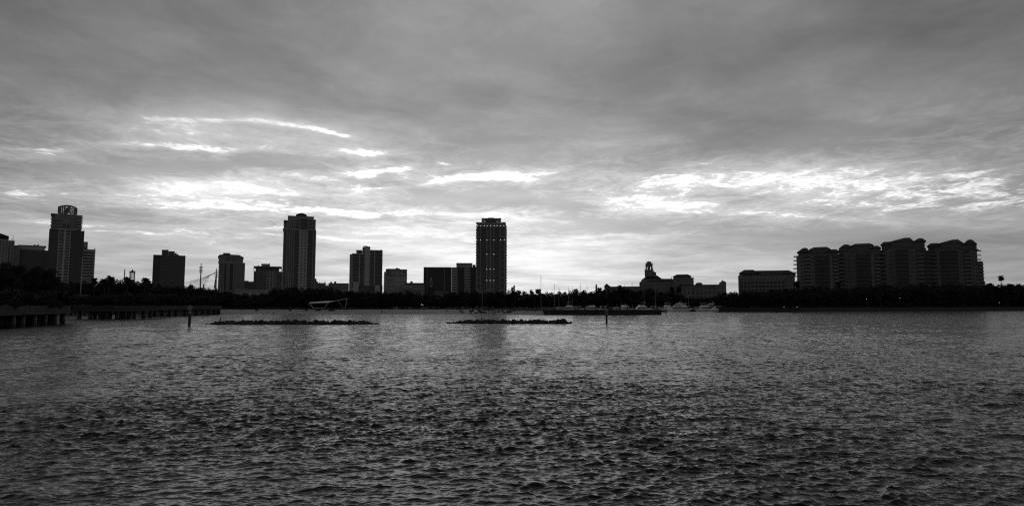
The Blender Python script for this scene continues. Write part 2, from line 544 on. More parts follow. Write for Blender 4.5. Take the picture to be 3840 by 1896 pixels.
# ------------------------------------------------------------------ water
def make_water():
    rs = [2.0]
    while rs[-1] < 1500:
        r = rs[-1]
        rs.append(r + (1.0 if r < 10 else min(2.5, max(0.045, 0.045 * (r / 18.0) ** 1.2))))
    rs = np.array(rs)
    dense = np.arange(-0.86, 0.8601, 0.0021)
    coarse = np.linspace(0.86, 2 * math.pi - 0.86, 60)[1:-1]
    th = np.concatenate([dense, coarse])
    nr, nc = len(rs), len(th)
    rr, tt = np.meshgrid(rs, th, indexing='ij')
    x0, y0 = rr * np.sin(tt), rr * np.cos(tt)
    sp = np.gradient(rs)[:, None] * np.ones((1, nc))
    sp = np.maximum(sp, rr * 0.0021)
    rng = np.random.RandomState(5)
    z, dx, dy = np.zeros_like(x0), np.zeros_like(x0), np.zeros_like(x0)
    n = 130
    lam = np.exp(np.linspace(math.log(0.11), math.log(4.0), n))
    # gusts: patches of rougher and smoother water
    gust = np.zeros_like(x0)
    for k in range(14):
        L = rng.uniform(14, 70)
        a = rng.uniform(0, 2 * math.pi)
        gust += np.sin(2 * math.pi / L * (x0 * math.cos(a) * .6 + y0 * math.sin(a)) + rng.uniform(0, 6.28))
    lost, tot = np.zeros_like(x0), 0.0
    gust = np.clip(1.0 + 0.10 * gust, .45, 1.7)
    for L in lam:
        a = -math.pi / 2 + 0.18 + rng.normal(0, 0.5)
        k = 2 * math.pi / L
        amp = 0.0080 * L * rng.uniform(.5, 1.4) * (1.0 if L < 0.42 else (0.42 / L) ** 0.95)
        fade = np.clip(2.0 - sp * 2.6 / L, 0, 1)
        ph = k * (x0 * math.cos(a) + y0 * math.sin(a)) + rng.uniform(0, 6.28)
        A = amp * fade * gust
        lost += (amp * k) ** 2 * (1 - fade ** 2)
        tot += (amp * k) ** 2
        z += A * np.cos(ph)
        q = 1.0
        dx -= q * A * math.cos(a) * np.sin(ph)
        dy -= q * A * math.sin(a) * np.sin(ph)
    sg = 0.035                              # peaked crests, flat troughs
    z = z + 0.07 * (z * z / sg - z.var() / sg)
    co = np.stack([x0 + dx, y0 + dy, z], -1).reshape(-1, 3)
    idx = np.arange(nr * nc).reshape(nr, nc)
    nxt = np.roll(idx, -1, axis=1)
    quads = np.stack([idx[:-1], nxt[:-1], nxt[1:], idx[1:]], -1).reshape(-1, 4)[:, ::-1]
    me = bpy.data.meshes.new('water')
    me.vertices.add(len(co))
    me.vertices.foreach_set('co', co.astype(np.float32).ravel())
    me.loops.add(quads.size)
    me.loops.foreach_set('vertex_index', quads.astype(np.int32).ravel())
    me.polygons.add(len(quads))
    me.polygons.foreach_set('loop_start', np.arange(0, quads.size, 4, dtype=np.int32))
    me.polygons.foreach_set('use_smooth', np.ones(len(quads), dtype=bool))
    me.update(calc_edges=True)
    at_ = me.attributes.new('chop', 'FLOAT', 'POINT')     # how much of the chop the mesh is too coarse to carry
    at_.data.foreach_set('value', np.sqrt(lost / tot).astype(np.float32).ravel())
    m = bpy.data.materials.new('water')
    m.use_nodes = True
    nt = m.node_tree
    N, L = nt.nodes, nt.links
    b = N['Principled BSDF']
    b.inputs['Base Color'].default_value = (.010, .010, .010, 1)
    b.inputs['Roughness'].default_value = 0.12
    b.inputs['IOR'].default_value = 1.333
    tc = N.new('ShaderNodeTexCoord')

    def nz(scale, det, st, dist=0.0):
        mp = N.new('ShaderNodeMapping')
        mp.inputs['Scale'].default_value = st
        mp.inputs['Rotation'].default_value = (0, 0, 0.18)
        t = N.new('ShaderNodeTexNoise')
        t.inputs['Scale'].default_value = scale
        t.inputs['Detail'].default_value = det
        t.inputs['Roughness'].default_value = 0.6
        t.inputs['Distortion'].default_value = dist
        L.new(tc.outputs['Object'], mp.inputs[0])
        L.new(mp.outputs[0], t.inputs['Vector'])
        return t.outputs[0]
    b1 = N.new('ShaderNodeBump')
    b1.inputs['Strength'].default_value = 1.0
    b1.inputs['Distance'].default_value = WATER_BUMP[0]
    gm = N.new('ShaderNodeMapRange')       # cat's paws: patches where the wind ruffles more
    gm.inputs[1].default_value, gm.inputs[2].default_value = 0.35, 0.65
    gm.inputs[3].default_value, gm.inputs[4].default_value = 0.25, 1.75
    L.new(nz(0.40, 4, (1.0, 0.30, 1)), gm.inputs[0])
    hm = N.new('ShaderNodeMath')
    hm.operation = 'MULTIPLY'
    hc = N.new('ShaderNodeMath')
    hc.operation = 'SUBTRACT'
    hc.inputs[1].default_value = 0.5
    L.new(nz(1.5, 4, (0.45, 1.0, 1)), hc.inputs[0])
    L.new(hc.outputs[0], hm.inputs[0])
    L.new(gm.outputs[0], hm.inputs[1])
    ca = N.new('ShaderNodeAttribute')
    ca.attribute_name = 'chop'
    cm = N.new('ShaderNodeMath')
    cm.operation = 'MULTIPLY_ADD'
    cm.inputs[1].default_value, cm.inputs[2].default_value = 0.85, 0.15
    L.new(ca.outputs['Fac'], cm.inputs[0])
    hc2 = N.new('ShaderNodeMath')
    hc2.operation = 'MULTIPLY'
    L.new(hm.outputs[0], hc2.inputs[0])
    L.new(cm.outputs[0], hc2.inputs[1])
    L.new(hc2.outputs[0], b1.inputs['Height'])
    b2 = N.new('ShaderNodeBump')
    b2.inputs['Strength'].default_value = 1.0
    b2.inputs['Distance'].default_value = WATER_BUMP[1]
    L.new(nz(5.5, 4, (0.7, 1.0, 1), .4), b2.inputs['Height'])
    L.new(b1.outputs[0], b2.inputs['Normal'])
    L.new(b2.outputs[0], b.inputs['Normal'])
    me.materials.append(m)
    link('water', me, kind='structure')


WATER_BUMP = (0.42, 0.012)
make_water()

# ------------------------------------------------------------------ land
def make_land():
    pts = [Vector((-9000, 388, 0)), gp(480, 388), gp(600, 312), gp(832, 400), gp(1760, 402), gp(2030, 349), gp(2474, 347)]
    e = gp(2474, 347)
    pts += [Vector((e.x, 374, 0)), gp(2080, 376), gp(1990, 405), gp(1770, 428), gp(1770, 592), gp(2697, 592), gp(2697, 497),
            gp(3000, 507), gp(3300, 572), gp(3840, 664), gp(4700, 800), Vector((9000, 900, 0)), Vector((9000, 12000, 0)), Vector((-9000, 12000, 0))]
    z = 2.6
    tri = tessellate_polygon([[Vector((p.x, p.y, 0)) for p in pts]])
    n = len(pts)
    vs = [(p.x, p.y, z) for p in pts] + [(p.x, p.y, -3.0) for p in pts]
    fs = []
    for t in tri:
        a, b, c = (Vector((pts[i].x, pts[i].y, 0)) for i in t)
        fs.append(tuple(t) if (b - a).cross(c - a).z > 0 else tuple(reversed(t)))
    fs += [(i, n + i, n + (i + 1) % n, (i + 1) % n) for i in range(n)]
    MB().add(vs, fs).build('ground', M['grass'], kind='structure')
    # the beach: a sloping sheet of sand with a wandering water line
    vs, fs = [], []
    nx, ny = 120, 14
    for i in range(nx + 1):
        px = 828 + (2040 - 828) * i / nx
        yw = 366 + 1.4 * math.sin(px * .013) + .8 * math.sin(px * .041) - max(0, px - 1800) * .07
        yb = 403 if px < 1760 else 403 - (px - 1760) / 270 * 52
        for j in range(ny + 1):
            t = j / ny
            Y = (yw - 12) + (yb - yw + 12) * t
            zz = -0.9 + 3.52 * min(1, t * 1.0) ** 0.85 + (.07 * math.sin(px * .11 + j) * (1 if 0 < j < ny else 0))
            p = gp(px, Y, zz)
            vs.append(p)
    for i in range(nx):
        for j in range(ny):
            a = i * (ny + 1) + j
            fs.append((a, a + ny + 1, a + ny + 2, a + 1))
    MB().add(vs, fs).build('beach', M['sand'], kind='structure', smooth=True)
    # street behind the park
    a, b = gp(1380, 432, 2.604), gp(1760, 420, 2.604)
    c, d = gp(1760, 427, 2.604), gp(1380, 440, 2.604)
    road = MB().add([a, b, c, d], [(0, 1, 2, 3)])
    road.build('road', M['roof_flat'], kind='structure')


make_land()


def wall(name, label, pts, z0, z1, th, m, cap=None, cat='seawall'):
    """a wall along a line of points, thickness to the far side"""
    t = thing(name, label, cat, (pts[0].x, pts[0].y, 0))
    o = pts[0]
    mb, cb = MB(), MB()
    for i in range(len(pts) - 1):
        a, b = pts[i] - o, pts[i + 1] - o
        n = Vector((-(b - a).y, (b - a).x, 0)).normalized() * th
        if n.y < 0: n = -n
        mb.prism([a[:2], b[:2], (b + n)[:2], (a + n)[:2]], z0, z1)
        f = -n.normalized() * .15
        cb.prism([(a + f)[:2], (b + f)[:2], (b + n - f)[:2], (a + n - f)[:2]], z1 + .003, z1 + .25)
    mb.build('wall_face', m, t)
    if cap: cb.build('coping', cap, t)
    return t


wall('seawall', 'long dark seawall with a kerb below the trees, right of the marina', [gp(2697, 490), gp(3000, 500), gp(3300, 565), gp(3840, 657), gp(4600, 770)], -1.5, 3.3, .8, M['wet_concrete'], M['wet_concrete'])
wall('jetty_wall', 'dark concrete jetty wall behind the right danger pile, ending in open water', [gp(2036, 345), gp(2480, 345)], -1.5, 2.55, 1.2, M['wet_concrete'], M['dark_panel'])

# ------------------------------------------------------------------ buildings, from left to right
def b_gabled():
    B = Bld('apartment_block', 'grey block with sloping roof and pale pilasters, cut by the left edge', -90, 110, 640)
    B.solid('wall', 'grey_stucco', -90, 24, 893, None, 0, 26)
    B.solid('wall', 'grey_stucco', 24, 48, 901, None, .6, 24)
    B.solid('wall', 'shade_stucco', 48, 70, 921, None, 1.5, 24)
    mb = MB()
    p = [(B.X(-90), B.Zz(850, -40)), (B.X(26), B.Zz(885, 25)), (B.X(26), B.Zz(892, 25)), (B.X(-90), B.Zz(892, -40))]
    mb.side(p, -.8, 26.5)
    B.part('roof', mb, 'roof_tile')
    mb = MB()
    for x in (2, 14, 25, 36, 47):
        B.box(mb, x - 1.2, x + 1.2, 902, None, -.5, .59)
    B.part('pilaster', mb, 'pale_stucco')
    B.grid(26, 46, 908, 1040, 2, 13, .7, .6, d=.6, wall='grey_stucco', depth=.3)
    B.grid(-20, 23, 900, 1040, 4, 14, .7, .6, d=0, wall='grey_stucco', depth=.3)
    mb = MB()
    for x in (44, 47, 50):
        a, z = B.pt(x, 893)
        mb.tube((a, 3, B.Zz(905, 47)), (a, 3, z - (x == 50) * -3), .12)
    a, z = B.pt(44, 897); b, _ = B.pt(51, 897)
    mb.box(a, b, 2.95, 3.05, z, z + .12)
    B.part('railing', mb, 'railing_metal')


def b_bank():
    B = Bld('office_block', 'wide dark office block with a pale rooftop screen, left of the drum-topped tower', 40, 176, 660)
    B.solid('wall', 'dark_panel', 48, 176, 936, None, 0, 30)
    B.solid('wall', 'shade_stucco', 50, 67, 919, 937, .5, 30)
    B.solid('roof_screen', 'pale_stucco', 68, 169, 922, 936.3, 4, 24)
    B.solid('roof_cap', 'roof_flat', 67, 174, 919.5, 922, 3.5, 25)
    mb = MB()
    for x in (126, 139):
        a, z = B.pt(x, 920)
        mb.side([(a - 1.6, z), (a + 1.2, z + 1.9), (a + 1.9, z + 1.6), (a + .6, z)], 8, 12)
    B.part('skylight', mb, 'dark_cladding')
    rects = []
    a, b, z0, z1 = B.rect(70, 172, 945, 1020)
    for j in range(9):
        z = z0 + (z1 - z0) * (j + .25) / 9
        rects.append((a, b, z, z + (z1 - z0) / 9 * .5))
    B.windows(rects, 'dark_glass')
    mb = MB()
    for x in (48.5, 57, 66):
        B.box(mb, x - 1, x + 1, 925, None, -.6, .01)
    B.part('pilaster', mb, 'grey_stucco')


def b_drum():
    B = Bld('apartment_tower', 'stepped dark glass tower with a pale window strip and open drum on top', 174, 309, 620, zb=2.6)
    B.solid('wall', 'dark_panel', 177, 309, 861.5, None, 0, 26)
    B.solid('upper_storeys', 'shade_stucco', 205, 284, 804, 861.3, -.4, 22)
    B.solid('upper_wall', 'shade_stucco', 192, 205, 806, 861.3, 1.5, 22)
    B.solid('upper_wall', 'shade_stucco', 284, 306, 806, 861.3, 1.5, 22)
    B.solid('parapet', 'grey_stucco', 190, 286, 802, 806, -.6, 23)
    B.balconies(189, 234, 812, 861, 4, d=-.4, out=1.2, slab='grey_stucco', solid=True, rail='shade_stucco')
    B.balconies(284, 309, 810, 861, 5, d=-.4, out=1.5, slab='grey_stucco', rail='grey_stucco')
    mb = MB()
    B.box(mb, 307, 309, 806, 861, -1.9, -1.5)
    B.box(mb, 307, 309, 806, 861, 6, 6.5)
    B.part('corner_post', mb, 'grey_stucco')
    a, b, z0, z1 = B.rect(236, 262, 840, 856)
    B.windows([(a, a + (b - a) * .42, z0, z1), (a + (b - a) * .55, b, z0, z1)], 'dark_glass', -.4)
    # dark bow-fronted glass either side of the pale strip, with slim floor bands
    for (x0, x1, n) in ((178, 213, 26), (264, 309, 26)):
        a, b, z0, z1 = B.rect(x0, x1, 866, 1078)
        for j in range(n):
            z = z0 + (z1 - z0) * j / n
            MB().box(a, b, -1.0, .05, z, z + .35).build('balcony_slab', M['dark_panel'], B.o)
        B.windows([(a, b, z0, z1)], 'dark_glass', 0, .3, 'glass_front')
    mb = MB()
    for x in (178, 283, 309):
        B.box(mb, x - .8, x + .8, 862, None, -1.2, 0)
    B.part('pilaster', mb, 'dark_panel')
    # the pale strip leans with the tower: pier, frames and panes
    a, b, z0, z1 = B.rect(214, 261, 862, 1078)
    n = 20
    h = (z1 - z0) / n
    w = b - a
    mb = MB()
    mb.box(a, a + w * .06, -1.5, 0, z0 - 8, z1)
    mb.box(b - w * .06, b, -1.5, 0, z0 - 8, z1)
    mb.box(a + w * .44, a + w * .58, -1.7, 0, z0 - 8, z1)
    for j in range(n + 1):
        mb.box(a + .01, b - .01, -1.45, 0, z0 + j * h - h * .12, z0 + j * h + h * .12)
    B.part('window_strip', mb, 'pale_stucco')
    rects = []
    for j in range(n):
        for (p, q) in ((.06, .44), (.58, .94)):
            rects.append((a + w * p, a + w * q, z0 + j * h + h * .12, z0 + (j + 1) * h - h * .12))
    rr = random.Random(3)
    dark = [r for r in rects if rr.random() < .5]
    B.windows([r for r in rects if r not in dark], 'grey_glass', -1.0, .06)
    B.windows(dark, 'dark_glass', -1.0, .06)
    mb = MB()
    x, z = B.pt(252, 861)
    mb.box(B.X(214, 860), B.X(290, 860), -1.8, 1, z - .4, z + .5)
    B.part('cornice', mb, 'pale_stucco')
    # open drum with a shallow dome of ribs
    cx, z0 = B.pt(253, 802, 11)
    rad = B.X(286, 790, 11) - cx
    ze = B.pt(253, 777.5, 11)[1]
    zt = B.pt(253, 771, 11)[1]
    for i in range(12):
        t = 2 * math.pi * i / 12 + .13
        w_ = .9 if i % 3 else 2.0
        c, s_ = math.cos(t), math.sin(t)
        q = MB()
        q.tube((cx + rad * c, 11 + rad * s_, z0), (cx + rad * c, 11 + rad * s_, ze), w_ * .55, n=6)
        B.part('drum_column', q, 'shade_stucco')
    for k, (z, dz) in enumerate(((z0, .9), (z0 + (ze - z0) * .36, .35), (z0 + (ze - z0) * .62, .35), (ze - .3, .8))):
        q = MB()
        for i in range(32):
            t0, t1 = 2 * math.pi * i / 32, 2 * math.pi * (i + 1) / 32
            q.box(0, 0, 0, 0, 0, 0) if False else None
            pts = [(cx + rr_ * math.cos(t), 11 + rr_ * math.sin(t)) for rr_, t in ((rad + .3, t0), (rad + .3, t1), (rad - .5, t1), (rad - .5, t0))]
            q.prism(pts, z, z + dz)
        B.part('drum_ring', q, 'shade_stucco')
    q = MB()
    for i in range(8):
        t = math.pi * i / 8
        prev = None
        for k in range(9):
            s_ = -1 + 2 * k / 8
            p = (cx + rad * s_ * math.cos(t), 11 + rad * s_ * math.sin(t), ze + (zt - ze) * (1 - s_ * s_) + .3)
            if prev: q.tube(prev, p, .35, n=5)
            prev = p
    B.part('drum_dome', q, 'shade_stucco')
    B.solid('lift_house', 'shade_stucco', 238, 246, 786, 803, 8, 12)


def b_striped():
    B = Bld('office_block', 'small office block with pale and dark bands, right of the drum-topped tower', 300, 354, 700)
    B.solid('wall', 'grey_stucco', 296, 353, 934, None, 0, 25)
    B.solid('penthouse', 'grey_stucco', 309, 329, 906, 934.2, 4, 16)
    B.solid('penthouse_base', 'dark_panel', 306, 328, 926, 934.2, 3.7, 4.1)
    a, b, z0, z1 = B.rect(303, 350, 941, 1040)
    rects = []
    for j in range(9):
        z = z0 + (z1 - z0) * (j + .2) / 9
        rects.append((a, b, z, z + (z1 - z0) / 9 * .56))
    B.windows(rects, 'dark_glass', 0, .05)
    mb = MB()
    for j in range(10):
        z = z0 + (z1 - z0) * (j - .24) / 9
        mb.box(a - .4, b + .6, -.5, .1, z, z + (z1 - z0) / 9 * .40)
    mb.box(b, b + 1.2, -.6, 2, 0, z1 + 3)
    B.part('floor_band', mb, 'pale_stucco')


def b_belfry_small():
    B = Bld('bell_tower', 'small bell tower with open lattice windows and pointed cap among palms', 483, 505, 640)
    zc = B.Zz(1022, 494)
    a, b, z0, z1 = B.rect(483.5, 504.5, 1016, None)
    zo = B.Zz(1047, 494)
    w = b - a
    B.solid('wall', 'shade_stucco', 484, 504.5, 1047, None, 0, w)
    mb = MB()
    for (p, q) in ((0, .22), (.78, 1)):
        mb.box(a + w * p, a + w * q, 0, w * .2, zo, zc)
        mb.box(a + w * p, a + w * q, w * .8, w, zo, zc)
    for k in range(1, 4):
        x = a + w * (.22 + .56 * k / 4)
        mb.box(x - .12, x + .12, .1, .5, zo, zc)
    for k in range(1, 6):
        z = zo + (zc - zo) * k / 6
        mb.box(a + w * .2, b - w * .2, .12, .48, z - .15, z + .15)
    B.part('belfry', mb, 'shade_stucco')
    mb = MB().box(a - .3, b + .3, -.3, w + .3, zc, z1 - .6)
    for p in (0, .88):
        mb.box(a + w * p, a + w * (p + .12), 0, w * .12, z1 - .6, z1 + .8)
    B.part('parapet', mb, 'shade_stucco')
    zt = B.Zz(1009, 494)
    cx = (a + b) / 2
    mb = MB().add([(a + w * .15, w * .15, z1 - .6), (b - w * .15, w * .15, z1 - .6), (b - w * .15, w * .85, z1 - .6), (a + w * .15, w * .85, z1 - .6), (cx, w / 2, zt)],
                  [(0, 1, 4), (1, 2, 4), (2, 3, 4), (3, 0, 4), (3, 2, 1, 0)])
    B.part('roof', mb, 'roof_tile')
    mb = MB().tube((cx, w / 2, zt - .3), (cx, w / 2, B.Zz(1004, 494)), .14, .04)
    B.part('spire', mb, 'railing_metal')


def b_dark_slab():
    B = Bld('office_block', 'plain dark slab block with rounded penthouse, left of the draped net', 571, 694, 640)
    B.solid('wall', 'dark_panel', 572, 692.5, 956, None, 0, 30)
    B.solid('wall', 'dark_cladding', 571, 596, 955, None, -.4, 31)
    a, b, z0, z1 = B.rect(598, 690, 962, 1075)
    rects = []
    for j in range(11):
        z = z0 + (z1 - z0) * (j + .3) / 11
        rects.append((a, b, z, z + (z1 - z0) / 11 * .42))
    B.windows(rects, 'dark_glass', 0, .08)
    mb = MB()
    for j in range(12):
        z = z0 + (z1 - z0) * (j - .2) / 11
        mb.box(a, b, -.4, .05, z, z + (z1 - z0) / 11 * .4)
    B.part('floor_band', mb, 'dark_panel')
    mb = MB()
    B.box(mb, 607, 631, 938.5, 956.2, 4, 14)
    B.box(mb, 631.2, 655, 941.5, 956.2, 4.5, 14)
    B.box(mb, 655.2, 662, 948, 956.2, 5, 12)
    B.box(mb, 662.2, 670, 952.5, 956.2, 5, 12)
    B.part('penthouse', mb, 'dark_panel')
    mb = MB()
    for x in (614, 626):
        cx, z = B.pt(x, 938.5, 8)
        mb.lathe([(1.9, z - .2), (1.9, z + .25), (1.5, z + .6), (.4, z + .75)], 14, cx, 8)
    B.part('roof_vent', mb, 'dark_panel')
    mb = MB()
    for x, y in ((654, 940), (663.5, 943)):
        cx, z = B.pt(x, y, 8)
        mb.tube((cx, 8, z), (cx, 8, z - 5), .12)
    B.part('aerial', mb, 'railing_metal')


def b_arched():
    B = Bld('office_block', 'grey ribbed block with sloping top storey and two dark recesses', 818, 918, 700)
    B.solid('wall', 'shade_stucco', 818, 917, 985, None, 0, 26)
    a0, a1 = B.X(819.5, 970), B.X(912, 970)
    zt, zr, ze = B.Zz(954, 830), B.Zz(957, 895), B.Zz(965, 911)
    zb = B.Zz(985, 870)
    mb = MB().side([(a0, zb - .1), (a1, zb - .1), (a1, ze), (B.X(897, 960), zr), (B.X(832, 960), zt), (B.X(827, 960), zt), (a0, B.Zz(962, 820))], 2, 24)
    B.part('upper_storey', mb, 'shade_stucco')
    mb = MB()
    mb.side([(a0 - .6, B.Zz(965, 820)), (a0, B.Zz(962, 820)), (B.X(827, 960), zt), (B.X(827, 960), zt + .7), (a0 - .9, B.Zz(961, 820) + .2)], 1.5, 25)
    mb.side([(a1 + .5, ze - .4), (B.X(897, 960), zr), (B.X(832, 960), zt), (B.X(832, 960), zt + .6), (B.X(897, 960), zr + .6), (a1 + .8, ze + .1)], 1.5, 25)
    B.part('roof', mb, 'roof_tile')
    B.solid('penthouse', 'shade_stucco', 837, 863.5, 948, 957, 5, 15)
    B.grid(832, 900, 963, 973, 6, 1, .5, .6, d=2, wall='shade_stucco', depth=.25)
    for (x0, x1) in ((841, 847.5), (861, 872.5)):
        B.windows([B.rect(x0, x1, 990, 1086)], 'dark_cladding', 0, .1, 'glass_strip')
    mb = MB()
    for x0, x1 in ((818, 840.5), (848, 860.5), (873, 917)):
        B.box(mb, x0, x1, 990, None, -.6, .01)
    B.part('pier', mb, 'shade_stucco')
    a, b, z0, z1 = B.rect(848, 860, 992, 1084)
    for (x0, x1, nc) in ((822, 839, 2), (850, 859, 1), (876, 914, 4)):
        B.grid(x0, x1, 992, 1084, nc, 12, .55, .5, d=-.6, m='grey_glass', frame=False)
    B.solid('cornice', 'grey_stucco', 817.5, 918.5, 984, 988, -.8, 1)


def b_low_link():
    B = Bld('low_building', 'low flat grey building between the ribbed block and open-corner block', 912, 952, 760)
    B.solid('wall', 'shade_stucco', 912, 952, 1055, None, 0, 20)
    B.solid('parapet', 'grey_stucco', 912, 932, 1052, 1055.2, -.2, 20)
    B.grid(914, 950, 1060, 1086, 8, 3, .5, .5, wall='shade_stucco', depth=.3)


def b_open_corner():
    B = Bld('apartment_block', 'mid grey block with open roof corners and white framed window grid', 950, 1056, 740)
    B.solid('wall', 'shade_stucco', 950, 1057, 1017, None, 0, 24)
    B.solid('upper_wall', 'shade_stucco', 958.5, 1047, 1002, 1017.2, .4, 24)
    B.solid('roof', 'roof_flat', 951, 1057, 998, 1002, -1, 25)
    mb = MB()
    for x0, x1 in ((951, 953.3), (1055, 1057)):
        for d in (-.6, 23.2):
            B.box(mb, x0, x1, 1002, 1017.2, d, d + 1.1)
    B.part('corner_post', mb, 'shade_stucco')
    B.solid('penthouse', 'grey_stucco', 980, 1011, 988.5, 998, 6, 16)
    mb = MB()
    B.box(mb, 967, 971, 994, 998, 4, 8)
    B.box(mb, 1010, 1012.5, 986.5, 998, 5, 8)
    B.part('roof_vent', mb, 'shade_stucco')
    B.windows([B.rect(972, 1044, 1004, 1014.5)], 'dark_glass', .4, .05, 'glass_strip')
    B.grid(999, 1036, 1016, 1084, 3, 8, .5, .62, d=0, wall='pale_stucco', depth=.7)
    B.grid(953, 997, 1020, 1084, 5, 8, .5, .5, d=0, wall='shade_stucco', m='grey_glass', depth=.3)
    B.grid(1038, 1055, 1020, 1084, 2, 8, .6, .5, d=0, wall='shade_stucco', m='dark_glass', depth=.3)


def b_podium():
    B = Bld('low_building', 'long low pale wall-like building in front of the open-corner block', 880, 1022, 600)
    B.solid('wall', 'grey_stucco', 882, 1018, 1086, None, 0, 15)
    B.solid('parapet', 'pale_stucco', 881, 1019, 1084.5, 1086.5, -.3, 15)
    B.grid(890, 1014, 1104, 1118, 18, 1, .6, .6, wall='grey_stucco', depth=.3)


def b_cap_tower():
    B = Bld('apartment_tower', 'tallest tower with a small hipped cap, cornice and pale strip of windows', 1060, 1182, 700)
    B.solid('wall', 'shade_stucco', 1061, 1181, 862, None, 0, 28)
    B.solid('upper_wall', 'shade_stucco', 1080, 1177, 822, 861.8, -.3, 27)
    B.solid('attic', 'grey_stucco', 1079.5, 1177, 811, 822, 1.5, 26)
    mb = MB()
    B.box(mb, 1063.5, 1080, 825, 829, -.6, 26)
    B.box(mb, 1063.5, 1080, 837, 861.8, 0, 26)
    B.box(mb, 1073, 1080, 828.8, 837, .2, 26)
    for x in (1064.6, 1068.6):
        B.box(mb, x - .8, x + .8, 828.8, 837.2, -.3, .6)
        B.box(mb, x - .8, x + .8, 828.8, 837.2, 24.5, 25.5)
    B.part('corner_loggia', mb, 'shade_stucco')
    mb = MB()
    B.box(mb, 1176, 1185, 823, 826, -.6, 24)
    B.box(mb, 1176, 1184, 825.8, 861.8, 0, 24)
    B.part('corner_loggia', mb, 'shade_stucco')
    mb = MB()
    B.box(mb, 1060.5, 1185, 859, 863, -1.1, 28.5)
    B.box(mb, 1079, 1178, 810, 812, .8, 26.6)
    B.part('cornice', mb, 'grey_stucco')
    # gabled window bay below the cap
    a, b, z0, z1 = B.rect(1126, 1154, 822, 860)
    mb = MB()
    w = b - a
    mb.box(a - w * .12, a, -1.6, 0, z0, z1)
    mb.box(b, b + w * .12, -1.6, 0, z0, z1)
    zt = B.Zz(814, 1140)
    mb.side([(a - w * .2, z1), (b + w * .2, z1), (b + w * .2, z1 + .8), ((a + b) / 2 + w * .2, zt), ((a + b) / 2 - w * .2, zt), (a - w * .2, z1 + .8)], -1.7, 1.4)
    B.part('window_bay', mb, 'grey_stucco')
    rects = [(a + w * i / 3 + .25, a + w * (i + 1) / 3 - .1, z0 + (z1 - z0) * j / 3 + .3, z0 + (z1 - z0) * (j + 1) / 3 - .2) for i in range(3) for j in range(3)]
    B.windows(rects, 'dark_glass', -.6)
    B.balconies(1105, 1122, 826, 860, 3, d=-.3, out=1.0, slab='grey_stucco')
    B.balconies(1158, 1174, 826, 860, 3, d=-.3, out=1.0, slab='grey_stucco')
    for x0, x1 in ((1106, 1122), (1159, 1173)):
        B.grid(x0, x1, 826, 860, 1, 3, .9, .8, d=-.3, frame=False)
    B.grid(1084, 1102, 826, 858, 2, 3, .4, .6, d=-.3, frame=False)
    # cap
    B.solid('cap_wall', 'grey_stucco', 1116, 1146, 803, 815, 6, 18)
    B.hip('roof_tile', 1110, 1151, 804.5, 799, 1124, 1138, 4, 20, .5)
    mb = MB()
    x, z = B.pt(1131, 799.5, 12)
    mb.tube((x, 12, z - .5), (x, 12, z + 2), .15, .05)
    B.part('finial', mb, 'railing_metal')
    # pale strip with two columns of small windows
    a, b, z0, z1 = B.rect(1120, 1152, 864, 1078)
    MB().box(a, b, -1.6, 0, 0, z1).build('window_strip', M['pale_stucco'], B.o)
    n, w, h = 20, b - a, (z1 - z0) / 20
    rects = []
    for j in range(n):
        for (p, q) in ((.22, .44), (.62, .84)):
            rects.append((a + w * p, a + w * q, z0 + (j + .35) * h, z0 + (j + .8) * h))
    B.windows(rects, 'dark_glass', -1.6)
    # dark balcony shafts
    for (x0, x1) in ((1102, 1118.5), (1153.5, 1169)):
        a, b, z0, z1 = B.rect(x0, x1, 866, 1080)
        MB().box(a, b, -.1, .1, z0, z1).build('glass_strip', M['dark_glass'], B.o)
        for j in range(n):
            z = z0 + (z1 - z0) * j / n
            o = MB().box(a, b, -1.2, 0, z, z + .3).build('balcony', M['shade_stucco'], B.o)
            MB().box(a + .1, b - .1, -1.15, -1.05, z + .3, z + 1.2).build('railing', M['dark_glass'], o)
    mb = MB()
    for x in (1061, 1074, 1084, 1092, 1100.5, 1172, 1181):
        B.box(mb, x - 1.6, x + 1.6, 864, None, -.9, 0)
    B.part('pilaster', mb, 'grey_stucco')
    for (x0, x1) in ((1063.5, 1071.5), (1087, 1090), (1094.5, 1098.5), (1174.5, 1179)):
        B.windows([B.rect(x0, x1, 866, 1080)], 'grey_glass', 0, .05, 'glass_strip')
    B.solid('porch', 'pale_stucco', 1070, 1077, 1086, None, -2, 0)


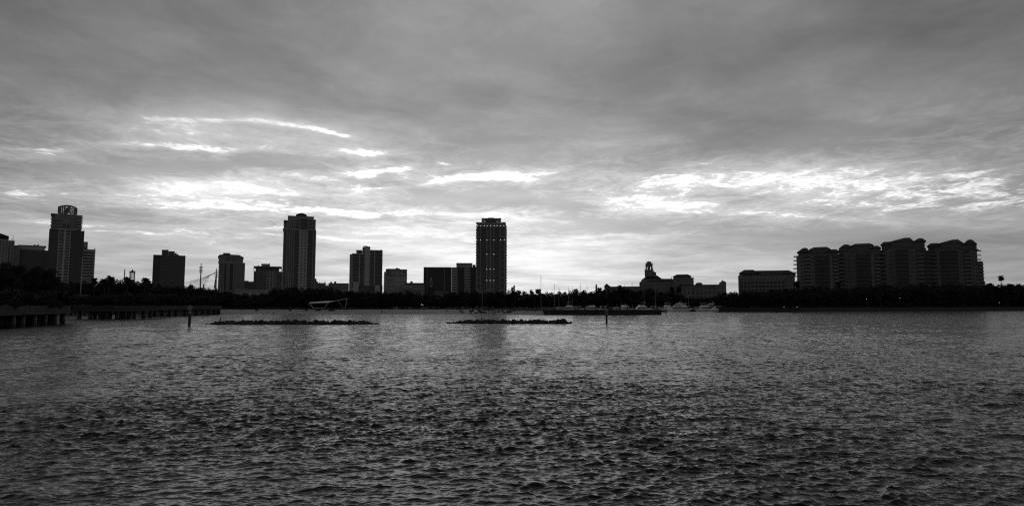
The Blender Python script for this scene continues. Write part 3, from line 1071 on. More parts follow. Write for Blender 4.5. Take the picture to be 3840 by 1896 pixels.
def b_low_roofs():
    B = Bld('low_building', 'low dark flat-roofed building with chimneys behind the tree mound', 1182, 1308, 820)
    B.solid('wall', 'shade_stucco', 1178, 1220, 1060, None, 0, 20)
    B.solid('wall', 'dark_panel', 1178, 1186, 1044, 1060.2, 2, 12)
    B.solid('wall', 'dark_panel', 1186.2, 1191, 1054, 1060.2, 2, 12)
    B.solid('wall', 'shade_stucco', 1231, 1308, 1061, None, 1, 20)
    B.solid('wall', 'grey_stucco', 1276, 1306, 1069, None, 0, .98)
    mb = MB()
    B.box(mb, 1217, 1220.5, 1054.5, 1060.2, 3, 5)
    B.box(mb, 1197, 1199, 1057, 1060.2, 3, 5)
    B.box(mb, 1238.5, 1245, 1056, 1061.2, 3, 7)
    B.box(mb, 1253, 1261, 1054.5, 1061.2, 3, 7)
    B.part('chimney', mb, 'dark_panel')
    mb = MB()
    z0, z1 = B.Zz(1070, 1225), B.Zz(1064.5, 1225)
    for x in (1221.5, 1224, 1226.5, 1229):
        mb.tube((B.X(x, 1066), 4, z0), (B.X(x, 1066), 4, z1), .15)
    mb.box(B.X(1220, 1066), B.X(1231, 1066), 3.9, 4.1, z1, z1 + .3)
    B.part('railing', mb, 'railing_metal')
    B.solid('link_wall', 'shade_stucco', 1220, 1231, 1070, None, 2, 15)
    B.grid(1280, 1304, 1072, 1084, 5, 2, .5, .5, frame=False, d=0)
    B.grid(1188, 1216, 1064, 1082, 5, 3, .5, .5, wall='shade_stucco', depth=.3)


def b_shaft_slab():
    B = Bld('apartment_tower', 'slab tower with a blank pale central shaft between balcony bays', 1308, 1434, 720)
    B.solid('wall', 'shade_stucco', 1322, 1357, 951, None, 0, 20)
    B.solid('wall', 'shade_stucco', 1336.5, 1357, 938, 951.2, .5, 20)
    B.solid('wall', 'shade_stucco', 1387, 1433.5, 938, None, 0, 20)
    # shaded side face turned away to the left
    mb = MB()
    z = B.Zz(951, 1315)
    a, b = B.X(1322, 1020), B.X(1309.5, 1020)
    mb.prism([(a, 0), (a, 20), (b + .5, 20), (b, 9)], 0, z)
    B.part('side_wall', mb, 'grey_stucco')
    B.solid('lift_shaft', 'pale_stucco', 1366, 1386.8, 923.5, None, -1.0, 16)
    B.solid('wall', 'shade_stucco', 1357.2, 1366, 926, None, .3, 16)
    mb = MB()
    B.box(mb, 1362, 1378, 921.5, 923.7, 3, 9)
    B.box(mb, 1425, 1431, 936, 938.2, 3, 6)
    B.part('roof_vent', mb, 'shade_stucco')
    mb = MB()
    B.box(mb, 1335.5, 1358, 937, 939.5, -.4, 20)
    B.box(mb, 1320.5, 1338, 949.5, 951.5, -.4, 20)
    B.box(mb, 1386, 1434.5, 936.8, 939.5, -.5, 20)
    B.part('parapet', mb, 'grey_stucco')
    for (x0, x1, xd, y0) in ((1322.5, 1365.5, 1348, 954), (1387.5, 1432.5, 1404.5, 942)):
        a, b, z0, z1 = B.rect(x0, x1, y0, 1066)
        n = 12 if y0 > 950 else 12
        MB().box(a, b, -.1, .1, z0, z1).build('glass_strip', M['dark_glass'], B.o)
        for j in range(n + 1):
            z = z0 + (z1 - z0) * j / n
            o = MB().box(a, b, -1.5, 0, z - .15, z + .15).build('balcony', M['pale_stucco'], B.o)
            if j < n: MB().box(a + .1, b - .1, -1.45, -1.35, z + .15, z + 1.15).build('railing', M['dark_panel'], o)
        xm = B.X(xd, 1000)
        MB().box(xm - .5, xm + .5, -1.6, 0, 0, z1).build('party_wall', M['pale_stucco'], B.o)
        for x in (a, b): MB().box(x - .4, x + .4, -1.55, 0, 0, z1).build('party_wall', M['shade_stucco'], B.o)
    B.windows([B.rect(1345, 1363, 944, 949)], 'dark_glass', .5)
    B.solid('entrance_block', 'pale_stucco', 1322, 1344, 1057, None, -8, -1.7)
    B.windows([B.rect(1319, 1324, 1060, 1075, -8)], 'dark_glass', -8)
    B.solid('podium', 'dark_panel', 1344.5, 1434, 1070, None, -6, -1.7)
    mb = MB()
    cx, z = B.pt(1415, 1075, -9)
    mb.lathe([(2.8, 0), (2.8, z), (2.5, z + .9), (1.6, z + 1.5), (.3, z + 1.8)], 16, cx, -9)
    B.part('tank', mb, 'pale_stucco')


def b_small_windows():
    B = Bld('hotel_block', 'pale grey block with scattered small dark windows and stepped left shoulder', 1440, 1527, 760)
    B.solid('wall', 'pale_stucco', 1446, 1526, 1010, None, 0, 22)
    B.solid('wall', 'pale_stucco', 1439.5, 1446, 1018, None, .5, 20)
    B.solid('attic', 'grey_stucco', 1450, 1500, 1007, 1010.2, 1, 15)
    mb = MB()
    B.box(mb, 1483.5, 1493, 1004, 1007.2, 3, 9)
    B.box(mb, 1493.2, 1499, 1005.7, 1007.2, 3, 9)
    B.part('roof_vent', mb, 'dark_panel')
    rects = []
    for (x0, x1) in ((1453, 1459), (1462.5, 1468), (1511, 1515.5), (1519.5, 1524)):
        rects.append(B.rect(x0, x1, 1013, 1031))
    for x in (1473, 1480.5, 1494, 1501):
        rects.append(B.rect(x, x + 4, 1015.5, 1022)); rects.append(B.rect(x, x + 4, 1025, 1031))
    for (xa, n, y) in ((1453, 5, 1049), (1453, 4, 1057), (1453, 6, 1072), (1500, 5, 1035), (1494, 6, 1057), (1494, 5, 1080), (1462, 3, 1035), (1500, 4, 1069)):
        for i in range(n):
            rects.append(B.rect(xa + i * 5.2, xa + i * 5.2 + 2.8, y - 2.2, y + 1.8))
    B.windows(rects, 'dark_glass')
    mb = MB()
    B.box(mb, 1445.5, 1527, 1009, 1011, -.5, 22)
    B.box(mb, 1446, 1526.5, 1032, 1033, -.35, .1)
    B.part('cornice', mb, 'grey_stucco')


def b_low_pale():
    B = Bld('low_building', 'low two-tone building with a pale storey, left of the ring-emblem block', 1508, 1590, 740)
    B.solid('wall', 'shade_stucco', 1510, 1592, 1072, None, 0, 18)
    B.solid('upper_storey', 'dark_panel', 1517, 1592, 1060, 1070, 2, 18)
    B.solid('parapet', 'pale_stucco', 1510, 1592, 1069.8, 1072.2, -.6, 17)
    B.solid('penthouse', 'dark_panel', 1538.5, 1547.5, 1053.5, 1060.2, 5, 10)
    mb = MB()
    B.box(mb, 1511, 1545, 1072.2, 1080, -.4, 0)
    B.part('pale_storey', mb, 'pale_stucco')
    B.grid(1513, 1544, 1073, 1079, 4, 1, .35, .6, d=-.4, frame=False)
    B.grid(1547, 1588, 1073, 1090, 5, 2, .8, .6, wall='pale_stucco', depth=.8)
    B.grid(1512, 1545, 1082, 1096, 5, 1, .6, .7, frame=False)


def b_ring():
    B = Bld('office_block', 'dark slab block with pale ring emblem and two striped bays', 1588, 1783, 770)
    B.solid('wall', 'dark_cladding', 1588, 1693.5, 1001, None, 0, 26)
    B.solid('wall', 'dark_cladding', 1588.2, 1599.5, 1000.5, None, -.5, 26)
    for x0, x1 in ((1717, 1740), (1764, 1786)):
        B.solid('wall', 'dark_cladding', x0, x1, 1001.5, None, -.4, 26)
    for x0, x1 in ((1694, 1716.8), (1740.2, 1763.8)):
        B.solid('striped_bay', 'grey_stucco', x0, x1, 1002, None, .3, 26)
        a, b, z0, z1 = B.rect(x0 + 1, x1 - 1, 1005, 1092)
        rects, mb = [], MB()
        for j in range(9):
            z = z0 + (z1 - z0) * (j + .1) / 9
            rects.append((a, b, z + (z1 - z0) / 9 * .42, z + (z1 - z0) / 9 * .86))
            mb.box(a - .2, b + .2, -.05, .4, z - (z1 - z0) / 9 * .04, z + (z1 - z0) / 9 * .36)
        B.windows(rects, 'dark_glass', .3)
        B.part('floor_band', mb, 'pale_stucco')
        mb = MB()
        for k in range(1, 5):
            x = a + (b - a) * k / 5
            mb.box(x - .15, x + .15, .1, .3, z0, z1)
        B.part('mullion', mb, 'grey_stucco')
    mb = MB()
    for x in (1601.3, 1666):
        B.box(mb, x - 1.1, x + 1.1, 1001, None, -.35, .02)
    B.part('pier', mb, 'grey_stucco')
    B.solid('penthouse', 'grey_stucco', 1712, 1771, 988, 1001.7, 5, 18)
    B.solid('penthouse_roof', 'shade_stucco', 1711, 1772, 985.5, 988, 4.6, 18.4)
    B.solid('lift_house', 'dark_panel', 1773, 1783, 992, 1001.7, 5, 15)
    mb = MB()
    for x, y in ((1721, 984), (1726, 982), (1741, 983.5)):
        cx, z = B.pt(x, y, 8)
        mb.tube((cx, 8, z), (cx, 8, z - 4), .12)
    B.part('aerial', mb, 'railing_metal')
    # the emblem: an upright ring, wider at its foot
    zc, zt = B.Zz(1077, 1616), B.Zz(1041, 1616)
    xc = B.X(1616.5, 1060)
    mb = MB()
    hw = B.X(1621.3, 1060) - xc
    outer, inner = [], []
    for k in range(24):
        t = 2 * math.pi * k / 24
        s_, c_ = math.sin(t), math.cos(t)
        k1 = (abs(s_) ** .6) * (1 if s_ > 0 else -1)
        k2 = (abs(c_) ** .6) * (1 if c_ > 0 else -1)
        taper = 1.0 - .22 * k1
        H = (zt - zc) / 2
        outer.append((xc + hw * k2 * taper, zc + H + H * k1))
        inner.append((xc + hw * .55 * c_ * taper, zc + H * .92 + H * .70 * s_))
    n = 24
    vs = [(p[0], -.45, p[1]) for p in outer] + [(p[0], -.45, p[1]) for p in inner] + [(p[0], .05, p[1]) for p in outer] + [(p[0], .05, p[1]) for p in inner]
    fs = []
    for k in range(n):
        l = (k + 1) % n
        fs += [(k, l, n + l, n + k), (k, 2 * n + k, 2 * n + l, l), (n + k, n + l, 3 * n + l, 3 * n + k)]
    mb.add(vs, fs)
    B.part('ring_emblem', mb, 'white_steel')


def b_lit_tower():
    B = Bld('apartment_tower', 'tower with rows of small white lights and a dark crown panel', 1784, 1901, 690)
    B.solid('wall', 'shade_stucco', 1786, 1899.5, 847, None, 0, 28)
    B.solid('upper_wall', 'shade_stucco', 1788.5, 1897.5, 836, 847.2, 1, 27)
    B.solid('crown', 'grey_stucco', 1806, 1879, 819, 836.2, 3, 24)
    B.solid('crown_panel', 'dark_panel', 1820, 1866, 820, 834, 2.5, 3)
    mb = MB()
    B.box(mb, 1829, 1852, 816, 819.2, 3.5, 12)
    B.box(mb, 1805, 1880, 817.8, 819.3, 2.7, 3.5)
    for x in (1806, 1812, 1873, 1878):
        B.box(mb, x - .8, x + .8, 816.6, 819.3, 3, 4)
    B.box(mb, 1785, 1808, 833, 836.2, 1.5, 10)
    B.box(mb, 1880, 1896, 832, 836.2, 1.5, 10)
    B.part('parapet', mb, 'grey_stucco')
    mb = MB()
    for x in (1816, 1862): B.box(mb, x - 1, x + 1, 836, 846, -.5, 1)
    B.box(mb, 1785.5, 1900, 845.5, 848.5, -.7, 28.5)
    for y in (899.5, 952.5): B.box(mb, 1786.5, 1899, y - 1, y + 1, -.55, .1)
    B.part('cornice', mb, 'grey_stucco')
    # balcony bays
    for (x0, x1) in ((1804, 1823), (1854, 1873)):
        a, b, z0, z1 = B.rect(x0, x1, 851, 1086)
        MB().box(a, b, -.1, .1, z0, z1).build('glass_strip', M['dark_glass'], B.o)
        n = 23
        for j in range(n):
            z = z0 + (z1 - z0) * j / n
            o = MB().box(a - .3, b + .3, -1.7, 0, z, z + .3).build('balcony', M['grey_stucco'], B.o)
            MB().box(a - .2, b + .2, -1.65, -1.55, z + .3, z + 1.2).build('railing', M['dark_panel'], o)
    for (x0, x1) in ((1784, 1786.2), (1899.3, 1900.8)):
        a, b, z0, z1 = B.rect(x0, x1, 853, 1086)
        for j in range(22):
            z = z0 + (z1 - z0) * j / 22
            MB().box(a, b, 1, 8, z, z + 1.6).build('side_balcony', M['grey_stucco'], B.o)
    # tall windows, ganged two or three storeys high
    spans = ((852, 871), (874.5, 882), (886, 898), (905, 922), (926, 932), (937, 953), (957, 975), (979, 996), (999, 1016), (1020, 1037), (1042, 1058), (1062, 1082))
    for (x0, x1) in ((1790, 1800.5), (1877.5, 1888.5)):
        B.windows([B.rect(x0, x1, p, q) for p, q in spans], 'dark_glass')
    for (x0, x1) in ((1828, 1836.5), (1841.5, 1850)):
        rr = [B.rect(x0, x1, p, q) for p, q in spans[:6]]
        rr += [B.rect(x0 + .6, x1 - .6, 957 + 10.4 * j, 964 + 10.4 * j) for j in range(12)]
        B.windows(rr, 'dark_glass')
    mb = MB()
    for x in (1788, 1802.2, 1825.5, 1839, 1852.2, 1875, 1893):
        B.box(mb, x - 1.7, x + 1.7, 849, None, -.5, .01)
    B.part('pilaster', mb, 'grey_stucco')
    q = MB().lathe([(.05, -.27), (.19, -.19), (.27, 0), (.19, .19), (.05, .27)], 8).mesh('facade_lamp', M['lamp_glow'])
    for y, xs in ((846, (1791, 1803, 1816, 1827, 1840, 1853.5, 1864, 1877, 1889.5)), (830.5, (1818, 1864)), (899.5, (1787, 1802, 1826, 1852.5, 1877, 1891.5)),
                  (952.5, (1825.5, 1852)), (1009, (1825, 1838, 1852)), (1051, (1825, 1838, 1852))):
        for x in xs:
            a, z = B.pt(x, y, -1.1)
            link('facade_lamp', q, B.o, (a, -1.1, z))


def b_villa():
    B = Bld('low_building', 'low pale arcaded pavilion under the ring-emblem block, among trees', 1622, 1688, 600)
    B.solid('wall', 'grey_stucco', 1628, 1683, 1096, None, 0, 10)
    B.hip('roof_tile', 1622, 1690, 1097, 1091, 1634, 1674, -1, 11, .4)
    B.grid(1646, 1680, 1098, 1108, 5, 1, .6, .85, wall='pale_stucco', depth=.4)


def b_hotel():
    B = Bld('hotel', 'long old hotel with an open belfry tower and hipped roofs behind the marina', 2266, 2724, 690, yaw=0)
    # left wing and its end pavilion
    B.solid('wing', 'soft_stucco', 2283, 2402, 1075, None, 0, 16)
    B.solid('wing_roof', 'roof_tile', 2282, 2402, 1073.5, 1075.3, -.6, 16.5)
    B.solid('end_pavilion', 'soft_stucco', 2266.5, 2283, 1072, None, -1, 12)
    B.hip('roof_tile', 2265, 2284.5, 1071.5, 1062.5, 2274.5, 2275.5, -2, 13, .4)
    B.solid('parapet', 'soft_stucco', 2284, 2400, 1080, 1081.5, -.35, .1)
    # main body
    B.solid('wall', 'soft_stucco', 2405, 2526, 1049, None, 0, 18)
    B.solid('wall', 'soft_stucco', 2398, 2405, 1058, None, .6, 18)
    B.hip('roof_tile', 2397, 2410, 1058.5, 1054, 2405, 2408, -.4, 17, .3)
    B.solid('parapet', 'soft_stucco', 2406.5, 2415, 1046.5, 1049.2, -.2, 17)
    B.hip('roof_tile', 2412, 2480, 1043, 1032, 2428, 2464, 1.5, 18, .8)
    a, z = B.pt(2413, 1048); b, _ = B.pt(2526, 1048)
    B.solid('attic', 'soft_stucco', 2414, 2478, 1043.3, 1049.2, 1.8, 17.5)
    B.hip('roof_tile', 2432, 2528, 1050.5, 1044.5, 2460, 2520, -.8, 17.8, .4)
    for y in (1062.5, ):
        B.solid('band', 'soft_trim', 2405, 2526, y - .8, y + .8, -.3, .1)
    B.grid(2426, 2522, 1053, 1061, 14, 1, .4, .7, frame=False, m='dim_glass')
    B.grid(2409, 2522, 1065, 1074, 16, 1, .4, .6, frame=False, m='dim_glass')
    B.grid(2409, 2522, 1077, 1098, 16, 2, .4, .5, frame=False, m='dim_glass')
    for x0, x1 in ((2419, 2422.5), (2529, 2533.5)):
        B.solid('recess_shade', 'dark_panel', x0, x1, 1055, None, -.25, .1)  # raised dark strip; a recess's shade is painted by its colour
    # right block
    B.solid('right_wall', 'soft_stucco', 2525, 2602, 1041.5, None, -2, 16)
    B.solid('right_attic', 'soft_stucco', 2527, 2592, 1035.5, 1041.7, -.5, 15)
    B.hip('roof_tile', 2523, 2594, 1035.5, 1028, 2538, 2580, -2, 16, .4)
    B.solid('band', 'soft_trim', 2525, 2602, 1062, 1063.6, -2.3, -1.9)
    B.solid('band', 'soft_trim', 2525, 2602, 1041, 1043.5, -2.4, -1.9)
    B.grid(2535, 2598, 1050, 1058, 8, 1, .35, .7, d=-2, frame=False)
    B.grid(2535, 2598, 1066, 1100, 8, 3, .35, .5, d=-2, frame=False, m='dim_glass')
    B.grid(2546, 2590, 1037, 1040.5, 8, 1, .5, .7, d=-.5, frame=False)
    mb = MB()
    for x, y in ((2408.5, 1042.5), (2484.5, 1041.5), (2518, 1037), (2599, 1035)):
        cx, z = B.pt(x, y, 2)
        mb.tube((cx, 2, z - 3), (cx, 2, z - .8), .35, .2)
        mb.lathe([(.1, z - .9), (.45, z - .5), (.1, z)], 6, cx, 2)
    B.part('finial', mb, 'soft_stucco')
    # tower
    B.solid('tower_base', 'soft_stucco', 2417.5, 2450, 1012, 1036, 4, 13)
    mb = MB()
    a, b, z0, z1 = B.rect(2450, 2460, 1018, 1036)
    z2 = B.Zz(1020.5, 2460)
    mb.side([(a, z0), (b, z0), (b, z2), (a, z1 + .8)], 5, 12)
    mb.box(a, b + .4, 4.7, 12.3, z2, z2 + .4)
    B.part('buttress', mb, 'soft_stucco')
    mb = MB()
    a, b, z0, z1 = B.rect(2420.5, 2447, 988.5, 1012, 4.5)
    w = b - a
    dz = z1 - z0
    zs, za = z0 + dz * .02, z0 + dz * .52
    xs = [a, a + w * .19, a + w * .27, a + w * .65, a + w * .75, b]
    for (p, q) in ((xs[0], xs[1]), (xs[2], xs[3]), (xs[4], xs[5])):
        for (d0, d1) in ((4.5, 5.8), (10.2, 11.5)):
            mb.box(p, q, d0, d1, z0, z1)
    for (p, q) in ((xs[1], xs[2]), (xs[3], xs[4])):
        r = (q - p) / 2
        c = (p + q) / 2
        arch = [(q, z1), (p, z1), (p, za)] + [(c - r * math.cos(math.pi * k / 8), za + r * math.sin(math.pi * k / 8)) for k in range(1, 8)] + [(q, za)]
        for (d0, d1) in ((4.52, 5.78), (10.22, 11.48)):
            mb.side(arch, d0, d1)
    B.part('belfry', mb, 'soft_stucco')
    mb = MB()
    B.box(mb, 2417, 2450.5, 1011, 1013.5, 3.6, 13.3)
    B.box(mb, 2420, 2447.6, 987.8, 990.2, 4.2, 11.8)
    for x in (2421.5, 2446):
        B.box(mb, x - 1, x + 1, 985.5, 988, 4.4, 5.6)
    for x in (2418.5, 2448.8):
        B.box(mb, x - 1, x + 1, 1006.5, 1011.2, 4, 5.4)
    B.part('cornice', mb, 'soft_stucco')
    cx, zb = B.pt(2433.5, 988, 8)
    r = B.X(2442.7, 985, 8) - cx
    mb = MB().lathe([(r, zb), (r, B.Zz(983, 2433, 8)), (r * 1.08, B.Zz(982.6, 2433, 8)), (r * 1.08, B.Zz(982, 2433, 8))], 8, cx, 8)
    B.part('lantern', mb, 'soft_stucco')
    mb = MB().lathe([(r * 1.12, B.Zz(982, 2433, 8) + .003), (r * .3, B.Zz(979.6, 2433, 8)), (.1, B.Zz(979, 2433, 8))], 8, cx, 8)
    B.part('lantern_roof', mb, 'roof_tile')
    # right wing in front
    B.solid('right_wing', 'soft_stucco', 2556, 2724, 1069, None, -9, 6)
    B.solid('wing_roof', 'roof_tile', 2548, 2702, 1066.5, 1069.2, -9.8, 6.5)
    for y in (1070.5, 1083):
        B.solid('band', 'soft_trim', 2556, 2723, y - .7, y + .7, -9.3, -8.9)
    B.grid(2560, 2718, 1073, 1122, 10, 3, .32, .52, d=-9, frame=False, m='dim_glass')
    a, b, z0, z1 = B.rect(2609, 2634, 1058.5, 1066.7, -6)
    mb = MB().side([(a, z0), (b, z0)] + [((a + b) / 2 + (b - a) / 2 * math.cos(math.pi * k / 12), z0 + 1 + (z1 - z0 - 1) * math.sin(math.pi * k / 12)) for k in range(13)], -6, 2)
    B.part('arched_gable', mb, 'soft_stucco')
    a, b, z0, z1 = B.rect(2701, 2723.5, 1057, 1069, -9)
    mb = MB().side([(a, z0), (b, z0), (b, z1), (a + (b - a) * .62, B.Zz(1053, 2715, -9)), (a + (b - a) * .35, B.Zz(1053, 2715, -9)), (a, z1 - .4)], -9.4, 6)
    B.part('end_gable', mb, 'soft_stucco')
    B.solid('chimney', 'soft_stucco', 2706.5, 2712.5, 1050.5, 1054, -4, -1)


def b_long_low():
    B = Bld('apartment_block', 'long low block with hipped roof ends, left of the four balconied towers', 2769, 2982, 680)
    B.solid('wall', 'soft_stucco', 2769, 2982, 1031, None, 0, 18)
    B.solid('attic', 'soft_stucco', 2772, 2840, 1022.5, 1031.2, .5, 17)
    B.hip('roof_tile', 2771, 2844, 1022.5, 1011, 2791, 2824, -1.2, 19, .4)
    a, b = B.X(2786), B.X(2984)
    mb = MB()
    zL, zR = B.Zz(1031, 2790), B.Zz(1025, 2984)
    tL, tR = B.Zz(1020, 2845), B.Zz(1015.5, 2940)
    mb.add([(a, -1, zL), (b, -1, zR), (b, 19, zR), (a, 19, zL), (B.X(2806), 9, tL + 2.2), (B.X(2946), 9, tR + 1.2)],
           [(0, 1, 5, 4), (1, 2, 5), (2, 3, 4, 5), (3, 0, 4), (3, 2, 1, 0)])
    B.part('roof', mb, 'roof_tile')
    mb = MB()
    x0, x1 = B.X(2786), B.X(2983)
    mb.side([(x0, B.Zz(1033, 2786)), (x1, B.Zz(1033, 2983)), (x1, zR), (x0, zL)], .2, 18.2)
    B.part('wall', mb, 'soft_stucco')
    B.hip('roof_tile', 2934, 2984, 1024.5, 1012.5, 2947, 2957, -1.6, 16, .4)
    rects = []
    for i in range(13):
        x = 2780 + i * 14.6
        rects.append(B.rect(x, x + 5, 1045, 1050))
    B.windows(rects, 'dim_glass')
    B.grid(2774, 2944, 1053, 1094, 12, 3, .72, .62, wall='soft_stucco', m='dim_glass', depth=.9)
    B.grid(2946, 2980, 1035, 1090, 4, 4, .5, .6, wall='soft_stucco', depth=.5)


TOWER_LABELS = []


def b_balcony_tower(label, x0, x1, Y, yw, hips, yb0, yb1, bays, gap=None, ends=(), lower=None):
    """hips: (x0,x1,eave row,ridge row,ridge x0,ridge x1,d0,d1); bays: list of (x0,x1,kind)"""
    B = Bld('balconied_tower', label, x0, x1, Y, group='four balconied towers above the right seawall')
    B.solid('wall', 'vignette_stucco', x0 + 3, x1 - 3, yw, None, 0, 26)
    B.solid('top_storey', 'vignette_stucco', x0 + 9, x1 - 9, hips[0][2] + 1, yw + .2, -.5, 25)
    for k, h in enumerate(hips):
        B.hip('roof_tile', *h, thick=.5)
        B.solid('top_storey', 'vignette_stucco', h[0] + (5, 5, -4)[k], h[1] - 5, h[2] + 1.2, yw + .3, h[6] + (1.2, .2, 1.35)[k], h[7] - .8)
    n = 9
    top = []
    m = int((x1 - x0 - 22) / 9)
    for i in range(m):
        if i % 5 == 4: continue
        x = x0 + 12 + i * 9
        top.append(B.rect(x, x + 4.5, yw - 12, yw - 3))
    B.windows(top, 'dim_glass', -.5)
    B.solid('cornice', 'vignette_trim', x0 + 2, x1 - 2, yw - .8, yw + 1.4, -.9, 26.5)
    for (a, b, kind) in bays:
        if kind == 'c':
            q0, q1, z0, z1 = B.rect(a, b, yb0, yb1)
            MB().box(q0 + .3, q1 - .3, -.1, .1, z0, z1).build('glass_strip', M['dim_glass'], B.o)
            B.balconies(a, b, yb0, yb1, n, out=2.6, slab='vignette_trim', curved=True)
        elif kind == 'b':
            q0, q1, z0, z1 = B.rect(a, b, yb0, yb1)
            MB().box(q0 + .3, q1 - .3, -.1, .1, z0, z1).build('glass_strip', M['dim_glass'], B.o)
            B.balconies(a, b, yb0, yb1, n, out=1.7, slab='vignette_trim')
        elif kind == 'w':
            B.solid('bay', 'vignette_trim', a, b, yw + 1.5, None, -.7, .1)
            B.grid(a + 1, b - 1, yb0, yb1, max(1, int((b - a) / 9)), n, .5, .55, d=-.7, frame=False, m='dim_glass')
        elif kind == 'p':
            B.solid('pier', 'vignette_trim', a, b, yw + 1.5, None, -.9, .1)
    for (a, b, rows) in ends:
        for y in rows:
            q0, q1, z0, z1 = B.rect(a, b, y - 4.5, y)
            o = MB().box(q0, q1, 2, 9, z0, z0 + .45).build('end_balcony', M['vignette_stucco'], B.o)
            mb = MB()
            mb.box(q0, q1, 2.02, 2.14, z1 - .2, z1)
            mb.box(q0, q1, 8.8, 8.92, z1 - .2, z1)
            for k in range(6):
                x = q0 + (q1 - q0) * (k + .1) / 5.4
                mb.box(x, x + .12, 2.03, 2.13, z0 + .45, z1)
            mb.box(q0, q0 + .12, 2.2, 8.7, z1 - .2, z1) if a < x0 + 20 else mb.box(q1 - .12, q1, 2.2, 8.7, z1 - .2, z1)
            mb.build('railing', M['railing_metal'], o)
    if lower:
        B.solid('lower_wall', 'vignette_stucco', lower[0], lower[1], lower[2], None, 1, 20)
        B.balconies(lower[0] + 1, lower[1] + 1, lower[2] + 1, yb1, 7, d=1, out=1.2, slab='vignette_stucco')
    return B


for f in (b_gabled, b_bank, b_drum, b_striped, b_belfry_small, b_dark_slab, b_arched, b_low_link, b_open_corner, b_podium, b_cap_tower,
          b_low_roofs, b_shaft_slab, b_small_windows, b_low_pale, b_ring, b_lit_tower, b_villa, b_hotel, b_long_low):
    f()

b_balcony_tower('shortest balconied tower, with open balconies jutting from its left side', 2986, 3150, 700, 957,
                [(2988, 3040, 944.5, 929, 3011, 3025, -1.5, 18), (3034, 3114, 933, 925.5, 3052, 3100, 0, 24), (3095, 3149, 943, 934, 3108, 3136, -1.5, 20)],
                962, 1082, [(2990, 3000, 'p'), (3000, 3016, 'w'), (3018, 3040, 'b'), (3041, 3054, 'w'), (3056, 3112, 'c'), (3113, 3124, 'p'), (3126, 3146, 'b')],
                ends=[(2975, 2991, (963, 978, 992.5, 1007.5, 1022.5, 1037))])
b_balcony_tower('second balconied tower from the left, overlapped by its two neighbours', 3136, 3306, 716, 950,
                [(3150, 3196, 925.5, 916, 3165, 3180, -1.5, 18), (3190, 3276, 919, 912.5, 3207, 3262, 0, 24), (3255, 3305, 929, 921, 3270, 3292, -1.5, 20)],
                955, 1078, [(3138, 3166, 'b'), (3168, 3190, 'w'), (3192, 3210, 'w'), (3211, 3268, 'c'), (3269, 3280, 'p'), (3282, 3302, 'b')])
b_balcony_tower('tallest balconied tower, its long roof rising to the right', 3298, 3476, 730, 934,
                [(3301, 3345, 916, 906, 3314, 3335, -1.5, 18), (3330, 3426, 905, 891, 3390, 3412, 0, 24), (3425, 3473, 903, 892.5, 3444, 3458, -1.5, 20)],
                938, 1072, [(3296, 3320, 'b'), (3322, 3340, 'p'), (3342, 3360, 'w'), (3361, 3408, 'c'), (3410, 3438, 'w'), (3440, 3466, 'b'), (3466, 3492, 'c')])
b_balcony_tower('rightmost balconied tower, with balconies on its right side and a wider foot', 3476, 3672, 715, 938,
                [(3475, 3530, 921, 911, 3490, 3515, -1.5, 18), (3514, 3612, 911, 897.5, 3570, 3592, 0, 24), (3608, 3664, 914, 898, 3630, 3645, -1.5, 20)],
                942, 1070, [(3492, 3515, 'b'), (3516, 3526, 'p'), (3528, 3596, 'c'), (3598, 3616, 'w'), (3618, 3642, 'b'), (3644, 3668, 'w')],
                ends=[(3658, 3680, (940, 957, 973))], lower=(3662, 3690, 979))

# ------------------------------------------------------------------ vegetation
def leaf_cloud(rng, lobes, n, size):
    """n leaf clumps scattered through and on a set of ellipsoid lobes"""
    vs, fs = [], []
    wts = [l[3] * l[4] * l[5] for l in lobes]
    for k in range(n):
        l = rng.choices(lobes, wts)[0]
        while True:
            p = Vector((rng.uniform(-1, 1), rng.uniform(-1, 1), rng.uniform(-1, 1)))
            if .12 < p.length < 1: break
        p = p.normalized() * (p.length ** .45) * (1 + .12 * rng.gauss(0, 1))
        c = Vector((l[0] + p.x * l[3], l[1] + p.y * l[4], l[2] + p.z * l[5]))
        nrm = (p + Vector((rng.gauss(0, .7), rng.gauss(0, .7), rng.gauss(0, .7)))).normalized()
        a = nrm.orthogonal().normalized()
        a.rotate(Matrix.Rotation(rng.uniform(0, 6.28), 3, nrm))
        b = nrm.cross(a)
        s = size * rng.uniform(.6, 1.4)
        i = len(vs)
        vs += [c - a * s * .9, c - b * s * .45 + a * s * .1, c + a * s, c + b * s * .5 - a * s * .1]
        fs.append((i, i + 1, i + 2, i + 3))
    return vs, fs


